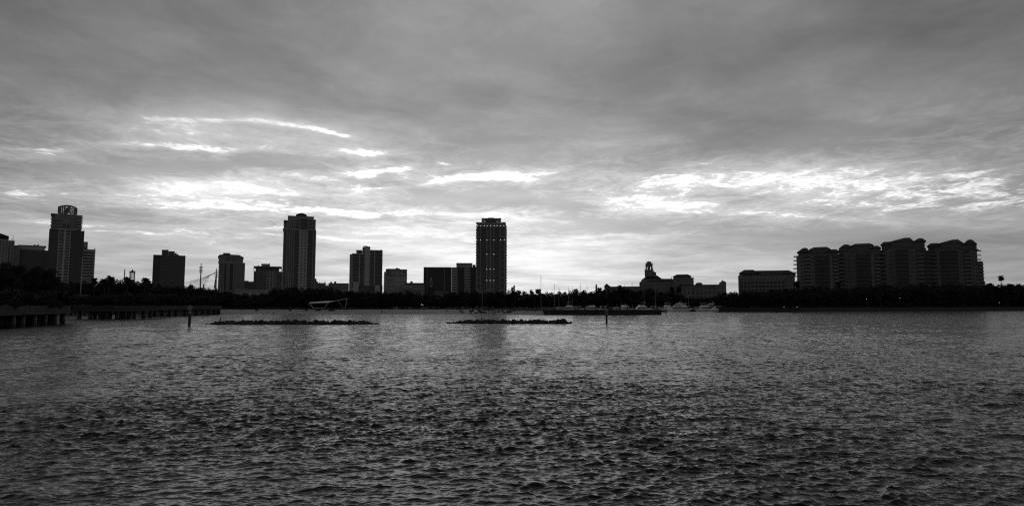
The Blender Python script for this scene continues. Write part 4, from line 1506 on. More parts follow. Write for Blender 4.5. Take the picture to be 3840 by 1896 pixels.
def tree_protos(bushy=True):
    out = []
    for k in range(7):
        rng = random.Random(40 + k)
        H, W = 15.0, 6.0 + k % 3
        lobes = [(0, 0, H * .58, W * .55, W * .55, H * .26)]
        for i in range(13):
            a = rng.uniform(0, 6.28)
            r = W * rng.uniform(.35, .78)
            z = H * rng.uniform(.36, .86)
            s = W * rng.uniform(.20, .40)
            lobes.append((r * math.cos(a), r * math.sin(a), z, s * 1.15, s * 1.15, s * .8))
        lobes.append((rng.uniform(-1.5, 1.5), rng.uniform(-1, 1), H * .88, W * .3, W * .3, H * .10))
        for i in range(9 if bushy else 0):
            a = 6.28 * i / 9 + rng.uniform(-.3, .3)
            r = W * rng.uniform(.3, .7)
            lobes.append((r * math.cos(a), r * math.sin(a), H * rng.uniform(.16, .34), W * .33, W * .33, H * .13))
        vs, fs = leaf_cloud(rng, lobes, 3000, .62)
        cr = MB().add(vs, fs).mesh('crown', M['foliage'])
        mb = MB()
        mb.path([(0, 0, -.4), (.1, 0, 2.2), (.3 * rng.uniform(-1, 1), .2, 4.6), (.2, .1, H * .62)], [.55, .42, .36, .12], 8)
        for i in range(6):
            l = lobes[1 + i * 2]
            z0 = rng.uniform(3.0, 6.0)
            mid = (l[0] * .5, l[1] * .5, (z0 + l[2]) / 2 + .5)
            mb.path([(0.1, .05, z0), mid, (l[0], l[1], l[2])], [.26, .17, .05], 6)
        tr = mb.mesh('trunk', M['bark'])
        out.append((cr, tr, W * 2.0, H))
    return out


def palm_proto(seed, H, lean):
    rng = random.Random(seed)
    mb = MB()
    top = Vector((lean, 0, H))
    pts = [Vector((lean * (t ** 1.8), 0, H * t - (.4 if t == 0 else 0))) for t in (0, .2, .4, .6, .8, 1)]
    mb.path(pts, [.34, .27, .24, .22, .21, .24], 8)
    tr = mb.mesh('trunk', M['palm_bark'])
    fb = MB()
    for i in range(52):
        a = 6.28 * i / 52 * 7.1 + rng.uniform(-.2, .2)
        up = rng.uniform(-1.0, 1.35)
        L = rng.uniform(1.7, 2.4)
        d = Vector((math.cos(a), math.sin(a), 0))
        pr, dr = top.copy(), Vector((d.x * math.cos(up), d.y * math.cos(up), math.sin(up)))
        side = Vector((-d.y, d.x, 0))
        for s in range(7):
            nx = pr + dr * (L / 7)
            fb.tube(pr, nx, .05, .035, 4)
            if s > 0:
                for q in (-1, 1):
                    for h in range(2):
                        base = pr + (nx - pr) * (h / 2)
                        ln = .95 * math.sin(math.pi * (s + .4) / 7.4) + .18
                        tip = base + side * q * ln * .8 + dr * ln * .55 + Vector((0, 0, -.35 * ln))
                        w = dr * .20
                        fb.add([base - w, base + w, tip], [(0, 1, 2)])
            pr = nx
            dr = (dr + Vector((0, 0, -.20))).normalized()
    return fb.mesh('crown', M['palm_foliage']), tr


def conifer_proto(seed, H, W, bare):
    rng = random.Random(seed)
    mb = MB().path([(0, 0, -.4), (.05, 0, H * .5), (0, 0, H)], [.4, .25, .05], 7)
    tr = mb.mesh('trunk', M['bark'])
    vs, fs = [], []
    cb = MB()
    for k in range(15):
        t = k / 15
        z = H * (bare + (1 - bare) * t)
        r = W * (1 - t) ** .9 + .25
        for i in range(7):
            a = 6.28 * i / 7 + k * .6
            rr = r * rng.uniform(.75, 1.1)
            tip = Vector((rr * math.cos(a), rr * math.sin(a), z + rr * .18))
            cb.tube((0, 0, z), tip, .08, .03, 4)
            for q in range(10):
                f = (q + 1) / 10
                c = Vector((0, 0, z)).lerp(tip, f)
                s = .32 + .25 * (1 - f)
                o = Vector((rng.gauss(0, .3), rng.gauss(0, .3), rng.gauss(0, .22)))
                u = Vector((rng.gauss(0, 1), rng.gauss(0, 1), rng.gauss(0, .5))).normalized() * s
                v = Vector((rng.gauss(0, 1), rng.gauss(0, 1), rng.gauss(0, .5))).normalized() * s * .6
                cb.add([c + o - u, c + o + v, c + o + u, c + o - v], [(0, 1, 2, 3)])
    return cb.mesh('crown', M['foliage']), tr


def shrub_proto(seed):
    rng = random.Random(seed)
    lobes = [(rng.uniform(-1.1, 1.1), rng.uniform(-.6, .6), rng.uniform(.5, 1.2), rng.uniform(.6, 1), rng.uniform(.5, .9), rng.uniform(.45, .8)) for _ in range(7)]
    vs, fs = leaf_cloud(rng, lobes, 700, .22)
    fo = MB().add(vs, fs).mesh('foliage', M['foliage'])
    mb = MB()
    for l in lobes[:5]:
        mb.path([(l[0] * .15, l[1] * .15, -.15), (l[0] * .6, l[1] * .6, l[2] * .6), (l[0], l[1], l[2])], [.07, .05, .02], 5)
    return fo, mb.mesh('stem', M['bark'])


ORD = ['first', 'second', 'third', 'fourth', 'fifth', 'sixth', 'seventh', 'eighth', 'ninth', 'tenth', 'eleventh', 'twelfth', 'thirteenth', 'fourteenth',
       'fifteenth', 'sixteenth', 'seventeenth', 'eighteenth', 'nineteenth', 'twentieth']
# the skyline of the trees: photo column, row of the tops
TOPS = [(-40, 1030), (0, 1030), (210, 1052), (300, 1050), (345, 1052), (400, 1046), (440, 1044), (500, 1048), (530, 1056), (560, 1066), (600, 1066), (680, 1068), (705, 1064), (735, 1072), (800, 1080),
        (830, 1086), (890, 1097), (950, 1100), (1010, 1096), (1022, 1078), (1050, 1078), (1075, 1078), (1110, 1072), (1160, 1074), (1200, 1077), (1240, 1075), (1275, 1076),
        (1300, 1086), (1380, 1089), (1450, 1089), (1500, 1095), (1525, 1085), (1545, 1093), (1600, 1097), (1640, 1105), (1690, 1092), (1735, 1087), (1780, 1090), (1850, 1090),
        (1900, 1088), (1915, 1082), (1935, 1080), (1950, 1088), (1960, 1087), (2020, 1091), (2060, 1091), (2100, 1088), (2130, 1088), (2162, 1080), (2190, 1083), (2225, 1089), (2255, 1083), (2300, 1078),
        (2350, 1078), (2400, 1082), (2440, 1080), (2480, 1090), (2530, 1092), (2560, 1106), (2600, 1116), (2660, 1116), (2720, 1092), (2760, 1085), (2800, 1089),
        (2860, 1090), (2900, 1082), (2950, 1079), (3000, 1074), (3060, 1069), (3110, 1071), (3160, 1075), (3220, 1073), (3270, 1068), (3310, 1061), (3350, 1064),
        (3395, 1069), (3430, 1058), (3490, 1056), (3550, 1062), (3600, 1058), (3650, 1064), (3685, 1066), (3720, 1056), (3750, 1062), (3780, 1060), (3840, 1058), (3900, 1056)]
PLACES = [(-200, 330, 'below the drum-topped tower'), (330, 480, 'left of the small bell tower'), (480, 560, 'by the small bell tower'), (560, 700, 'before the plain dark slab block'),
          (700, 818, 'under the draped net'), (818, 922, 'before the grey ribbed block'), (922, 1060, 'before the open-corner block'), (1060, 1184, 'before the hipped-cap tower'),
          (1184, 1308, 'before the low chimneyed roofs'), (1308, 1437, 'before the pale-shaft slab tower'), (1437, 1588, 'before the small-windowed pale block'),
          (1588, 1784, 'before the ring-emblem block'), (1784, 1905, 'before the tower with lights'), (1905, 2010, 'by the spiky twin pines'), (2010, 2266, 'behind the sailboat masts'),
          (2266, 2405, "before the hotel's left wing"), (2405, 2526, "before the hotel's belfry"), (2526, 2769, "before the hotel's right wing"), (2769, 2985, 'before the long low block'),
          (2985, 3148, 'before the shortest balconied tower'), (3148, 3300, 'before the second balconied tower'), (3300, 3478, 'before the tallest balconied tower'),
          (3478, 3690, 'before the rightmost balconied tower'), (3690, 4000, 'by the lone tall palm')]


def top_at(x):
    for (a, ya), (b, yb) in zip(TOPS, TOPS[1:]):
        if a <= x <= b: return ya + (yb - ya) * (x - a) / (b - a)
    return TOPS[-1][1]


def place_of(x):
    for a, b, t in PLACES:
        if a <= x < b: return t
    return PLACES[-1][2]


PROTOS = tree_protos()
TALL = tree_protos(False)
spots = []          # x, forward distance, row of the top, crown width in photo pixels, row name


def far_edge(x, row):
    if x < 560: return 398 + row * 16
    if x < 830: return 398 + (x - 560) * .06 + row * 16
    if x < 1740: return 446 + row * 16
    if x < 2700: return 606 + row * 18
    if x < 3000: return 524 + row * 16
    return 524 + (x - 3000) * .186 + row * 16


x = -60
while x < 3900:
    w = R.uniform(44, 70)
    spots.append((x + w / 2, far_edge(x + w / 2, 0) + R.uniform(0, 6), top_at(x + w / 2) + R.uniform(0, 24), w, 'front'))
    x += w * .62
x = -40
while x < 3900:
    w = R.uniform(36, 60)
    spots.append((x + w / 2, far_edge(x + w / 2, 1) + R.uniform(0, 8), top_at(x + w / 2) + R.uniform(-2, 4), w, 'back'))
    x += w * .58
count = {}
for x, Y, yt, w, row in sorted(spots, key=lambda s: s[0]):
    if 1010 < x < 1020 and row == 'front': pass
    cr, tr, pw, ph = PROTOS[R.randrange(len(PROTOS))]
    H = at(x, yt, Y).z - 2.6
    W = w / FPX * Y
    k = (place_of(x), row)
    count[k] = count.get(k, 0) + 1
    n = count[k]
    lab = ('dark leafy tree in the ' + row + ' row ' + k[0] + ', ' + ORD[min(n, 20) - 1] + ' from left')
    t = thing('broadleaf_tree', lab, 'tree', gp(x, Y, 2.6), R.uniform(0, 6.28), 'dark trees along the shore', (W / pw * 1.12, W / pw * 1.12, H / (ph * 1.0)))
    link('trunk', tr, t)
    link('crown', cr, t)

# trees of the jetty, dark trunks before the boats
for i, (x, yt, w) in enumerate(((2166, 1102, 46), (2192, 1096, 48), (2235, 1100, 52), (2262, 1106, 44), (2296, 1092, 50), (2325, 1066, 56), (2352, 1082, 60), (2380, 1098, 44))):
    cr, tr, pw, ph = TALL[(i * 3) % 7]
    Y = 361
    H = at(x, yt, Y).z - 2.6
    W = w / FPX * Y
    t = thing('broadleaf_tree', 'dark tree standing on the jetty before the moored boats, ' + ORD[i] + ' from left', 'tree', gp(x, Y, 2.6), i * 1.3, 'trees on the jetty',
              (W / pw * 1.1, W / pw * 1.1, H / ph))
    link('trunk', tr, t)
    link('crown', cr, t)

# palms
PALMS = [palm_proto(1, 9, .5), palm_proto(2, 9, -.7), palm_proto(3, 9, .15)]
plist = [(404, 1050, 392, 1.5, 'tall bushy palm left of the bell tower, in a clump'), (392, 1056, 394, 1.25, 'palm at the left end of the clump left of the bell tower'),
         (474, 1050, 392, 1.3, 'bushy palm close to the left side of the bell tower'), (420, 1060, 396, 1.1, 'lower palm in the clump left of the bell tower'),
         (536, 1054, 392, 1.35, 'bushy palm between bell tower and dark slab block'), (549, 1060, 396, 1.1, 'lower palm between bell tower and dark slab block'),
         (2012, 1091, 640, 1.1, 'tiny palm left of the tallest sailboat mast'), (2023, 1089, 640, 1.0, 'tiny palm touching the tallest sailboat mast'), (1992, 1092, 640, 1.0, 'small leaning palm on the skyline left of the tiny palms'),
         (2251, 1088, 630, 1.5, "ragged palm left of the hotel's end pavilion"), (2523, 1086, 625, 1.6, "left palm of a pair before the hotel's middle"), (2546, 1085, 625, 1.6, "right palm of a pair before the hotel's middle"),
         (2990, 1066, 560, 1.7, 'tall bushy palm below the shortest balconied tower'), (3142, 1066, 590, 1.6, 'palm between the two left balconied towers'),
         (3761, 1041, 700, 1.6, 'lone tall palm against the sky at the far right'), (3303, 1105, 560, 1.6, 'slim dim palm low before the tallest balconied tower'),
         (348, 1052, 398, 1.1, 'small palm right of the banded office block'), (560, 1072, 384, 1.2, 'squat palm left of the dark slab block')]
for i, (x, y, Y, s, lab) in enumerate(plist):
    cr, tr = PALMS[i % 3]
    z = at(x, y, Y).z
    H = z - 2.6
    t = thing('palm_tree', lab, 'palm', gp(x, Y, 2.6), i * 1.1, 'palms along the skyline', None)
    s2 = s * Y / 392 if Y < 500 else s * 1.0
    link('trunk', tr, t, scale=(s2, s2, H / 9))
    link('crown', cr, t, loc=(0, 0, H - 9 * s2), scale=(s2, s2, s2))

# pointed pines
c1, t1 = conifer_proto(5, 18, 2.6, .25)
for x, yt, Y, s, lab in ((2237, 1063.5, 625, 1.0, "slim pointed pine left of the hotel's end pavilion"), (1928, 1067, 600, .9, 'taller spiky pine of two behind the trees right of the lit tower'),
                         (1921, 1074, 604, 1.5, 'shorter spiky pine of two behind the trees right of the lit tower'), (3694, 1050, 700, 1.7, 'stout pointed pine right of the rightmost balconied tower'),
                         (761, 1061, 480, .55, 'slim dark pine beneath the draped net')):
    t = thing('pine_tree', lab, 'pine', gp(x, Y, 2.6), x, None, (s, s, (at(x, yt, Y).z - 2.6) / 18))
    link('trunk', t1, t)
    link('crown', c1, t)

# big near trees and shrubs on the left pier
for i, (x, Y, yt, w, lab) in enumerate(((18, 186, 978, 118, 'big dark tree on the near pier, cut by the left edge'), (98, 196, 994, 112, 'big dark tree on the near pier, left of two rounded crowns'),
                                        (165, 204, 1002, 106, 'big dark tree on the near pier, right of two rounded crowns'), (222, 262, 1068, 74, 'smaller dark tree on the near pier below the drum-topped tower'))):
    cr, tr, pw, ph = PROTOS[i]
    rng = random.Random(70 + i)
    H, W = 13.0, 5.2
    lobes = [(0, 0, H * .62, W * .6, W * .6, H * .22)] + [(W * rng.uniform(.3, .8) * math.cos(a), W * rng.uniform(.3, .8) * math.sin(a), H * rng.uniform(.42, .86), W * .34, W * .34, W * .26) for a in [rng.uniform(0, 6.28) for _ in range(14)]]
    vs, fs = leaf_cloud(rng, lobes, 6500, .26)
    cm = MB().add(vs, fs).mesh('crown', M['foliage'])
    zt = at(x, yt, Y).z - 5.0
    t = thing('broadleaf_tree', lab, 'tree', gp(x, Y, 5.0), i, None, (w / FPX * Y / 10.6,) * 2 + (zt / 12.6,))
    link('crown', cm, t)
    link('trunk', tr, t)
SHRUBS = [shrub_proto(90), shrub_proto(91), shrub_proto(92)]
sl = [(8, 150, 1.6), (44, 152, 2.0), (84, 156, 1.7), (118, 160, 1.4), (150, 164, 1.5), (182, 168, 1.7), (205, 172, 2.3), (232, 174, 2.2), (258, 184, 1.3), (290, 243, 1.5), (330, 242, 2.0), (368, 241, 2.2), (402, 240, 1.9),
      (440, 241, 2.3), (478, 247, 2.2), (515, 254, 2.6), (552, 263, 2.4), (586, 272, 2.7), (622, 304, 2.9), (662, 320, 3.0), (704, 334, 3.1), (748, 348, 3.0), (790, 362, 2.6)]
for i, (x, Y, s) in enumerate(sl):
    fo, st = SHRUBS[i % 3]
    sec = ('near pier' if x < 270 else 'middle pier' if x < 590 else 'far promenade')
    n = [q for q in sl if ('near pier' if q[0] < 270 else 'middle pier' if q[0] < 590 else 'far promenade') == sec].index((x, Y, s))
    t = thing('shrub', 'dark shrub along the edge of the %s, %s from left' % (sec, ORD[n]), 'shrub', gp(x, Y + 2.5, 5.0), i * 1.7, 'shrubs along the piers', (s * 1.25, s, s * 1.1))
    link('foliage', fo, t)
    link('stem', st, t)
# shrubs hanging over the near pier's edge
for i, (x, Y) in enumerate(((60, 147.2), (198, 167), (228, 173.5))):
    fo, st = SHRUBS[i]
    t = thing('shrub', ('dark shrub spilling over the near pier edge, ' + ('far left', 'left one above the last piles', 'right one above the last piles')[i]), 'shrub', gp(x, Y, 4.3), i, 'shrubs along the piers', (1.2, .7, 1.2))
    link('foliage', fo, t)
    link('stem', st, t)
# the wooded town beyond, read as one mass
rng = random.Random(8)
vs, fs = [], []
for k in range(46000):
    p = gp(rng.uniform(-500, 4500), 1, 2.6)
    Y = rng.uniform(860, 900)
    hh = 9 + 3.5 * math.sin(p.x * 47) + 2.5 * math.sin(p.x * 131 + 1)
    p = Vector((p.x * Y, Y, 2.6 + hh * rng.random() ** .8))
    u = Vector((rng.gauss(0, 1), rng.gauss(0, 1), rng.gauss(0, 1))).normalized() * 1.5
    v = Vector((rng.gauss(0, 1), rng.gauss(0, 1), rng.gauss(0, 1))).normalized() * 1.0
    i = len(vs)
    vs += [p - u, p + v, p + u, p - v]
    fs.append((i, i + 1, i + 2, i + 3))
MB().add(vs, fs).build('distant_woodland', M['foliage'], kind='stuff', label='far low band of dark woodland behind the shore trees')
# low hedge band on the park edge and along the seawall
for name, lab, pts, z, h, w in (('hedge', 'long low dark hedge between beach and park trees', [gp(836, 409), gp(1200, 411), gp(1760, 410)], 2.6, 1.6, 2.0),
                                ('hedge', 'long low dark hedge along the right seawall', [gp(2702, 500), gp(3000, 511), gp(3300, 577), gp(3840, 668), gp(3950, 690)], 2.6, 2.2, 2.4)):
    rng = random.Random(len(pts))
    vs, fs = [], []
    t = thing(name, lab, 'hedge', pts[0] + Vector((0, 0, z)))
    for a, b in zip(pts, pts[1:]):
        n = int((b - a).length * 22)
        for k in range(n):
            p = a.lerp(b, rng.random()) - pts[0] + Vector((0, rng.uniform(-w, w) / 2, 0))
            hh = h * (.75 + .35 * math.sin(p.x * .35) * math.sin(p.x * .13 + 1))
            p.z = rng.uniform(0, hh)
            u = Vector((rng.gauss(0, 1), rng.gauss(0, 1), rng.gauss(0, 1))).normalized() * .45
            v = Vector((rng.gauss(0, 1), rng.gauss(0, 1), rng.gauss(0, 1))).normalized() * .3
            i = len(vs)
            vs += [p - u, p + v, p + u, p - v]
            fs.append((i, i + 1, i + 2, i + 3))
    MB().add(vs, fs).build('foliage', M['foliage'], t)

# ------------------------------------------------------------------ piers, rocks, posts
def pier(label, front, width, rows, step, z0=2.75, z1=5.0, solid=False):
    """front: the line of the water face; the deck reaches back to its left"""
    o = front[0]
    t = thing('pier', label, 'pier', (o.x, o.y, 0))
    f = [p - o for p in front]
    f = [Vector((p.x, p.y, 0)) for p in f]
    nrm = [Vector((-(q - p).y, (q - p).x, 0)).normalized() for p, q in zip(f, f[1:])]
    pn = [nrm[0]] + [(a + b).normalized() / max(.5, (a + b).normalized().dot(a)) for a, b in zip(nrm, nrm[1:])] + [nrm[-1]]

    def off(d):
        return [p + n * d for p, n in zip(f, pn)]

    def strip(d0, d1, za, zb):
        q = MB()
        A, Bq = off(d0), off(d1)
        for i in range(len(f) - 1):
            q.prism([A[i][:2], A[i + 1][:2], Bq[i + 1][:2], Bq[i][:2]], za, zb)
        return q
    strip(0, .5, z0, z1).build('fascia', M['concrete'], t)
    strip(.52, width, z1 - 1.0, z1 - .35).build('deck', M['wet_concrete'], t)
    jb = MB()
    for i in range(len(f) - 1):
        L = (f[i + 1] - f[i]).length
        d = (f[i + 1] - f[i]).normalized()
        n = nrm[i] * .03
        k = 6.0
        while k < L:
            p = f[i] + d * k
            jb.prism([(p - d * .09 + n)[:2], (p + d * .09 + n)[:2], (p + d * .09 - n)[:2], (p - d * .09 - n)[:2]], z0 + .05, z1 - .05)
            k += 9.0
    jb.build('joint', M['wet_concrete'], t)
    if solid:
        strip(1.6, 2.6, -2, z0 + .4).build('retaining_wall', M['wet_concrete'], t)
    rng = random.Random(len(label))
    pile = MB().tube((0, 0, -3), (0, 0, z0 + 1.3), .72, .72, 10).mesh('pile', M['wet_concrete'], True)
    for r in range(rows):
        d = 1.3 + r * (width - 3) / max(1, rows - 1)
        A = off(d)
        for i in range(len(f) - 1):
            L = (A[i + 1] - A[i]).length
            k = 2.0 + (r * 2.3) % step
            while k < L - .5:
                p = A[i].lerp(A[i + 1], k / L)
                link('pile', pile, t, (p.x, p.y, 0))
                k += step * rng.uniform(.75, 1.25)
        strip(d - .5, d + .5, z0 + .1, z0 + 1.25).build('cap_beam', M['wet_concrete'], t)
    return t


pier('near concrete pier on thick round piles, running in from the left edge', [gp(-520, 112), gp(-4, 139), gp(266, 181)], 16, 5, 6.4)
pier('middle concrete pier on round piles with bright water showing between them', [gp(274, 243), gp(430, 234), gp(588, 263)], 12, 3, 5.4)
pier('far promenade wall with dark shadow beneath, ending at the beach', [gp(588, 287), gp(700, 322), gp(832, 375)], 22, 1, 8, solid=True)


def rock_protos():
    out = []
    for k in range(6):
        rng = random.Random(200 + k)
        bm = bmesh.new()
        bmesh.ops.create_icosphere(bm, subdivisions=2, radius=1)
        planes = [(Vector((rng.gauss(0, 1), rng.gauss(0, 1), rng.gauss(0, 1))).normalized(), rng.uniform(.55, .95)) for _ in range(12)]
        for v in bm.verts:
            for n, d in planes:
                e = v.co.dot(n) - d
                if e > 0: v.co -= n * e * .9
            v.co += Vector((rng.gauss(0, .03), rng.gauss(0, .03), rng.gauss(0, .03)))
        for nm, m in (('rock', M['rock']), ('pale', M['pale_rock'])):
            me = bpy.data.meshes.new('boulder')
            bm.to_mesh(me)
            me.materials.append(m)
            out.append(me)
        bm.free()
    return out[0::2], out[1::2]


ROCKS, PALE = rock_protos()


def breakwater(label, x0, x1, Y, seed, profile):
    rng = random.Random(seed)
    a, b = gp(x0, Y), gp(x1, Y)
    t = thing('rock_breakwater', label, 'breakwater', a)
    core = MB()
    n = 60
    L = b.x - a.x
    ring = []
    for i in range(n + 1):
        h = profile(i / n) * .72
        ring.append([(L * i / n, -2.6 - .3 * math.sin(i), -1.2), (L * i / n, -.9, h + .1 * math.sin(i * 2.1)), (L * i / n, 1.2, h * .95), (L * i / n, 3.2, -1.2)])
    vs = [p for r in ring for p in r]
    fs = []
    for i in range(n):
        for k in range(3):
            fs.append((i * 4 + k, i * 4 + k + 1, i * 4 + k + 5, i * 4 + k + 4))
    core.add(vs, fs)
    core.build('rubble_core', M['rock'], t)
    N = 92
    for i in range(N):
        u = (i + rng.random()) / N
        h = profile(u)
        s = rng.uniform(.40, .85) * min(1, .35 + h)
        row = i % 3
        y = (-1.7, -.3, .9)[row] + rng.uniform(-.3, .3)
        z = (h * .25, h * .72, h * .62)[row] + rng.uniform(-.12, .14)
        o = link('boulder', ROCKS[rng.randrange(6)], t, (L * u, y, z))
        o.scale = (s * rng.uniform(.9, 1.5), s, s * rng.uniform(.65, 1.0))
        o.rotation_euler = (rng.uniform(-.4, .4), rng.uniform(-.4, .4), rng.uniform(0, 6.28))
    return t


def prof1(u):
    h = .80 + .10 * math.sin(u * 31) + .07 * math.sin(u * 67 + 1)
    return h * min(1, .12 + u * 9) * (1 if u < .9 else max(.15, 1 - (u - .9) * 8))


def prof2(u):
    h = .74 + .10 * math.sin(u * 27 + 2) + .06 * math.sin(u * 55)
    return h * min(1, .10 + u * 5.5) * (1 if u < .93 else max(.2, 1 - (u - .93) * 9))


breakwater('longer black rock breakwater, right of the left danger pile', 788, 1424, 170, 3, prof1)
breakwater('shorter black rock breakwater, left of the right danger pile', 1672, 2140, 178, 4, prof2)
# rubble slope at the foot of the beach
rng = random.Random(17)
t = thing('rock_revetment', 'slope of pale and dark rubble between beach and jetty wall', 'revetment', gp(1720, 366))
for i in range(96):
    u = rng.random() ** .9
    px = 1722 + u * 330
    Yw = 366 - u * 21
    v = rng.random()
    p = gp(px, Yw + v * (22 - 17 * u), .1 + 2.5 * v) - t.location
    s = rng.uniform(.45, .95)
    o = link('boulder', (PALE if rng.random() < .65 * (1 - u * .55) else ROCKS)[rng.randrange(6)], t, p)
    o.scale = (s * 1.3, s, s * .75)
    o.rotation_euler = (rng.uniform(-.3, .3), rng.uniform(-.3, .3), rng.uniform(0, 6.28))


def marker(label, x, Y, ytop, ysign, hs, r):
    b = gp(x, Y)
    t = thing('danger_pile', label, 'marker', b, math.atan2(-b.x, b.y))
    zt = at(x, ytop, Y).z
    zs = at(x, ysign, Y).z
    h = hs / FPX * Y
    mb = MB().lathe([(r * 1.05, -3), (r * 1.02, .6), (r, 1.2), (r * .97, zt - .25), (r * .6, zt - .05), (.05, zt)], 14)
    mb.build('pile', M['timber'], t, smooth=True)
    f = -r - .06
    d = lambda q: [(0, zs - q), (q, zs), (0, zs + q), (-q, zs)]
    s = MB().side(d(h), f, f + .05).build('sign_board', M['sign_border'], t)
    MB().side(d(h * .86), f - .008, f - .002).build('sign_face', M['sign_face'], s)
    q = MB()
    for (z, w) in ((zs + h * .12, h * .34), (zs - h * .14, h * .34)):
        q.box(-w, w, f - .016, f - .010, z - h * .05, z + h * .05)
    q.build('lettering', M['sign_ink'], s)
    bd = MB()
    for z in (zs - h * 1.5, zs - h * 2.1):
        bd.lathe([(r * 1.04, z - .13), (r * 1.04, z + .13)], 14)
    bd.build('reflector_band', M['sign_face'], t)
    for z in (zs + h * .5, zs - h * .5):
        pass
    return t


marker('left danger pile: thick post with a diamond sign before the promenade', 713, 155, 1147, 1153, 9.8, .31)
marker('right danger pile: thick post with a diamond sign before the jetty wall', 2274, 178, 1153, 1161, 7.0, .27)
post = None
for x, yb, h, r, lab in ((1099, 1185, 2.0, .10, 'thin dark post in the water beside the four swimmers'), (1471, 1186, 2.2, .13, 'thin dark post in the water off the beach near the wading group'),
                         (1846, 1184, 1.3, .08, 'small thin post in the water off the rubble slope'), (2059, 1181.5, 1.7, .10, 'small pale post before the jetty wall'),
                         (2497, 1179, 3.3, .25, 'dark pile standing in the water off the jetty end')):
    Y = EYE * FPX / (yb - 1145)
    t = thing('water_post', lab, 'post', gp(x, Y), 0, None)
    MB().lathe([(r, -2), (r, h - .1), (r * .7, h)], 8).build('pole', M['timber'] if x != 2059 else M['grey_stucco'], t)
    MB().lathe([(r * 1.2, h * .55), (r * 1.2, h * .75)], 8).build('band', M['sign_face'], t)

# ------------------------------------------------------------------ masts, net, lamps, flag pole
def light_mast(label, x, ytop, ybot, Y, arms):
    t = thing('light_mast', label, 'light mast', gp(x, Y, 2.6), math.atan2(-gp(x, Y).x, Y))
    H = at(x, ytop, Y).z - 2.6
    MB().lathe([(.75, -.3), (.62, H * .4), (.45, H * .8), (.30, H)], 10).build('mast', M['galvanised'], t, smooth=True)
    for i in range(arms[2]):
        z = at(x, arms[0] + (arms[1] - arms[0]) * i / (arms[2] - 1), Y).z - 2.6
        q = MB()
        q.tube((-1.25, -.3, z), (1.25, -.3, z), .10, n=5)
        o = q.build('crossarm', M['galvanised'], t)
        for s in (-1.1, -.55, .55, 1.1):
            l = MB().lathe([(.10, -.1), (.32, -.25), (.32, -.6), (.20, -.62)], 8)
            l.v = [(v[0] + s, v[1] - .45, v[2] + z) for v in l.v]
            l.build('floodlight', M['dark_panel'], o)


light_mast('taller light mast with stacked floodlights, free of the net top', 748, 986, 1080, 560, (999, 1020, 5))
light_mast('light mast with stacked floodlights where the net is tied', 807, 1005, 1080, 560, (1016, 1036, 4))
p0 = gp(807, 562, 0)
t = thing('draped_net', 'fine draped net hanging between trees and the right light mast', 'net', p0)
def npt(x, y, dy=0.0): return at(x, y, 562 + dy) - p0
mb = MB()
def cord(pts, r):
    out = []
    for i in range(len(pts) - 1):
        out.append(pts[i])
    for a, b in zip(pts, pts[1:]): mb.tube(a, b, r, n=4)
def curve(x0, y0, x1, y1, sag, dy0=0, dy1=0, r=.07, n=10):
    cord([npt(x0 + (x1 - x0) * k / n, y0 + (y1 - y0) * k / n + sag * 4 * (k / n) * (1 - k / n), dy0 + (dy1 - dy0) * k / n) for k in range(n + 1)], r)
curve(806, 1022, 690, 1061, 2.5, 0, -20, .16)
curve(806, 1023, 690, 1063, 7, 0, -8, .12)
curve(806, 1024, 786, 1031, 1, 0, 0, .2)
for k in range(9):
    curve(786 - k * .5, 1031 + k * .4, 768 - k * 8.5, 1072 - k * 1.2, 6 - k * .55, 0, -14 + k * 3, .075)
for k in range(6):
    curve(780 - k * 13, 1034 + k * 4.5, 764 - k * 11, 1068 - k * .7, 2, -2, -10 + k, .05)
for k in range(7):
    curve(784 - k * 2.4, 1036 + k * 5.0, 712 + k * 6, 1058 + k * 2, 2.5, 0, -9, .05)
mb.build('mesh_panel', M['net_cord'], t)
mb = MB()
for k in range(5):
    curve(812 - k * .5, 1020 + k * 2, 802 + k * 1.2, 1080, -2.5 + k * .9, 0, -3 + k, .14)
mb.build('tail', M['net_cord'], t)

t = thing('flag_pole', 'tall bare pole in front of the drum-topped tower', 'pole', gp(299.5, 392, 2.6))
H = at(303, 965, 392).z - 2.6
MB().lathe([(.36, -.3), (.30, H * .5), (.16, H)], 10).build('pole', M['galvanised'], t, smooth=True)
MB().lathe([(.05, H), (.25, H + .2), (.05, H + .45)], 8).build('finial', M['galvanised'], t)
MB().lathe([(.9, -.1), (.9, .5), (.5, .7)], 10).build('base', M['concrete'], t)
t = thing('lamp_tower', 'slim pale lamp tower rising from the palms left of the bell tower', 'lamp tower', gp(461, 600, 2.6))
H = at(461, 1007, 600).z - 2.6
MB().lathe([(.8, -.3), (.55, H * .5), (.45, H - 1.5)], 10).build('mast', M['white_steel'], t)
MB().lathe([(.5, H - 1.5), (1.0, H - 1.1), (1.0, H - .2), (.3, H)], 10).build('lamp_head', M['window_glow'], t)

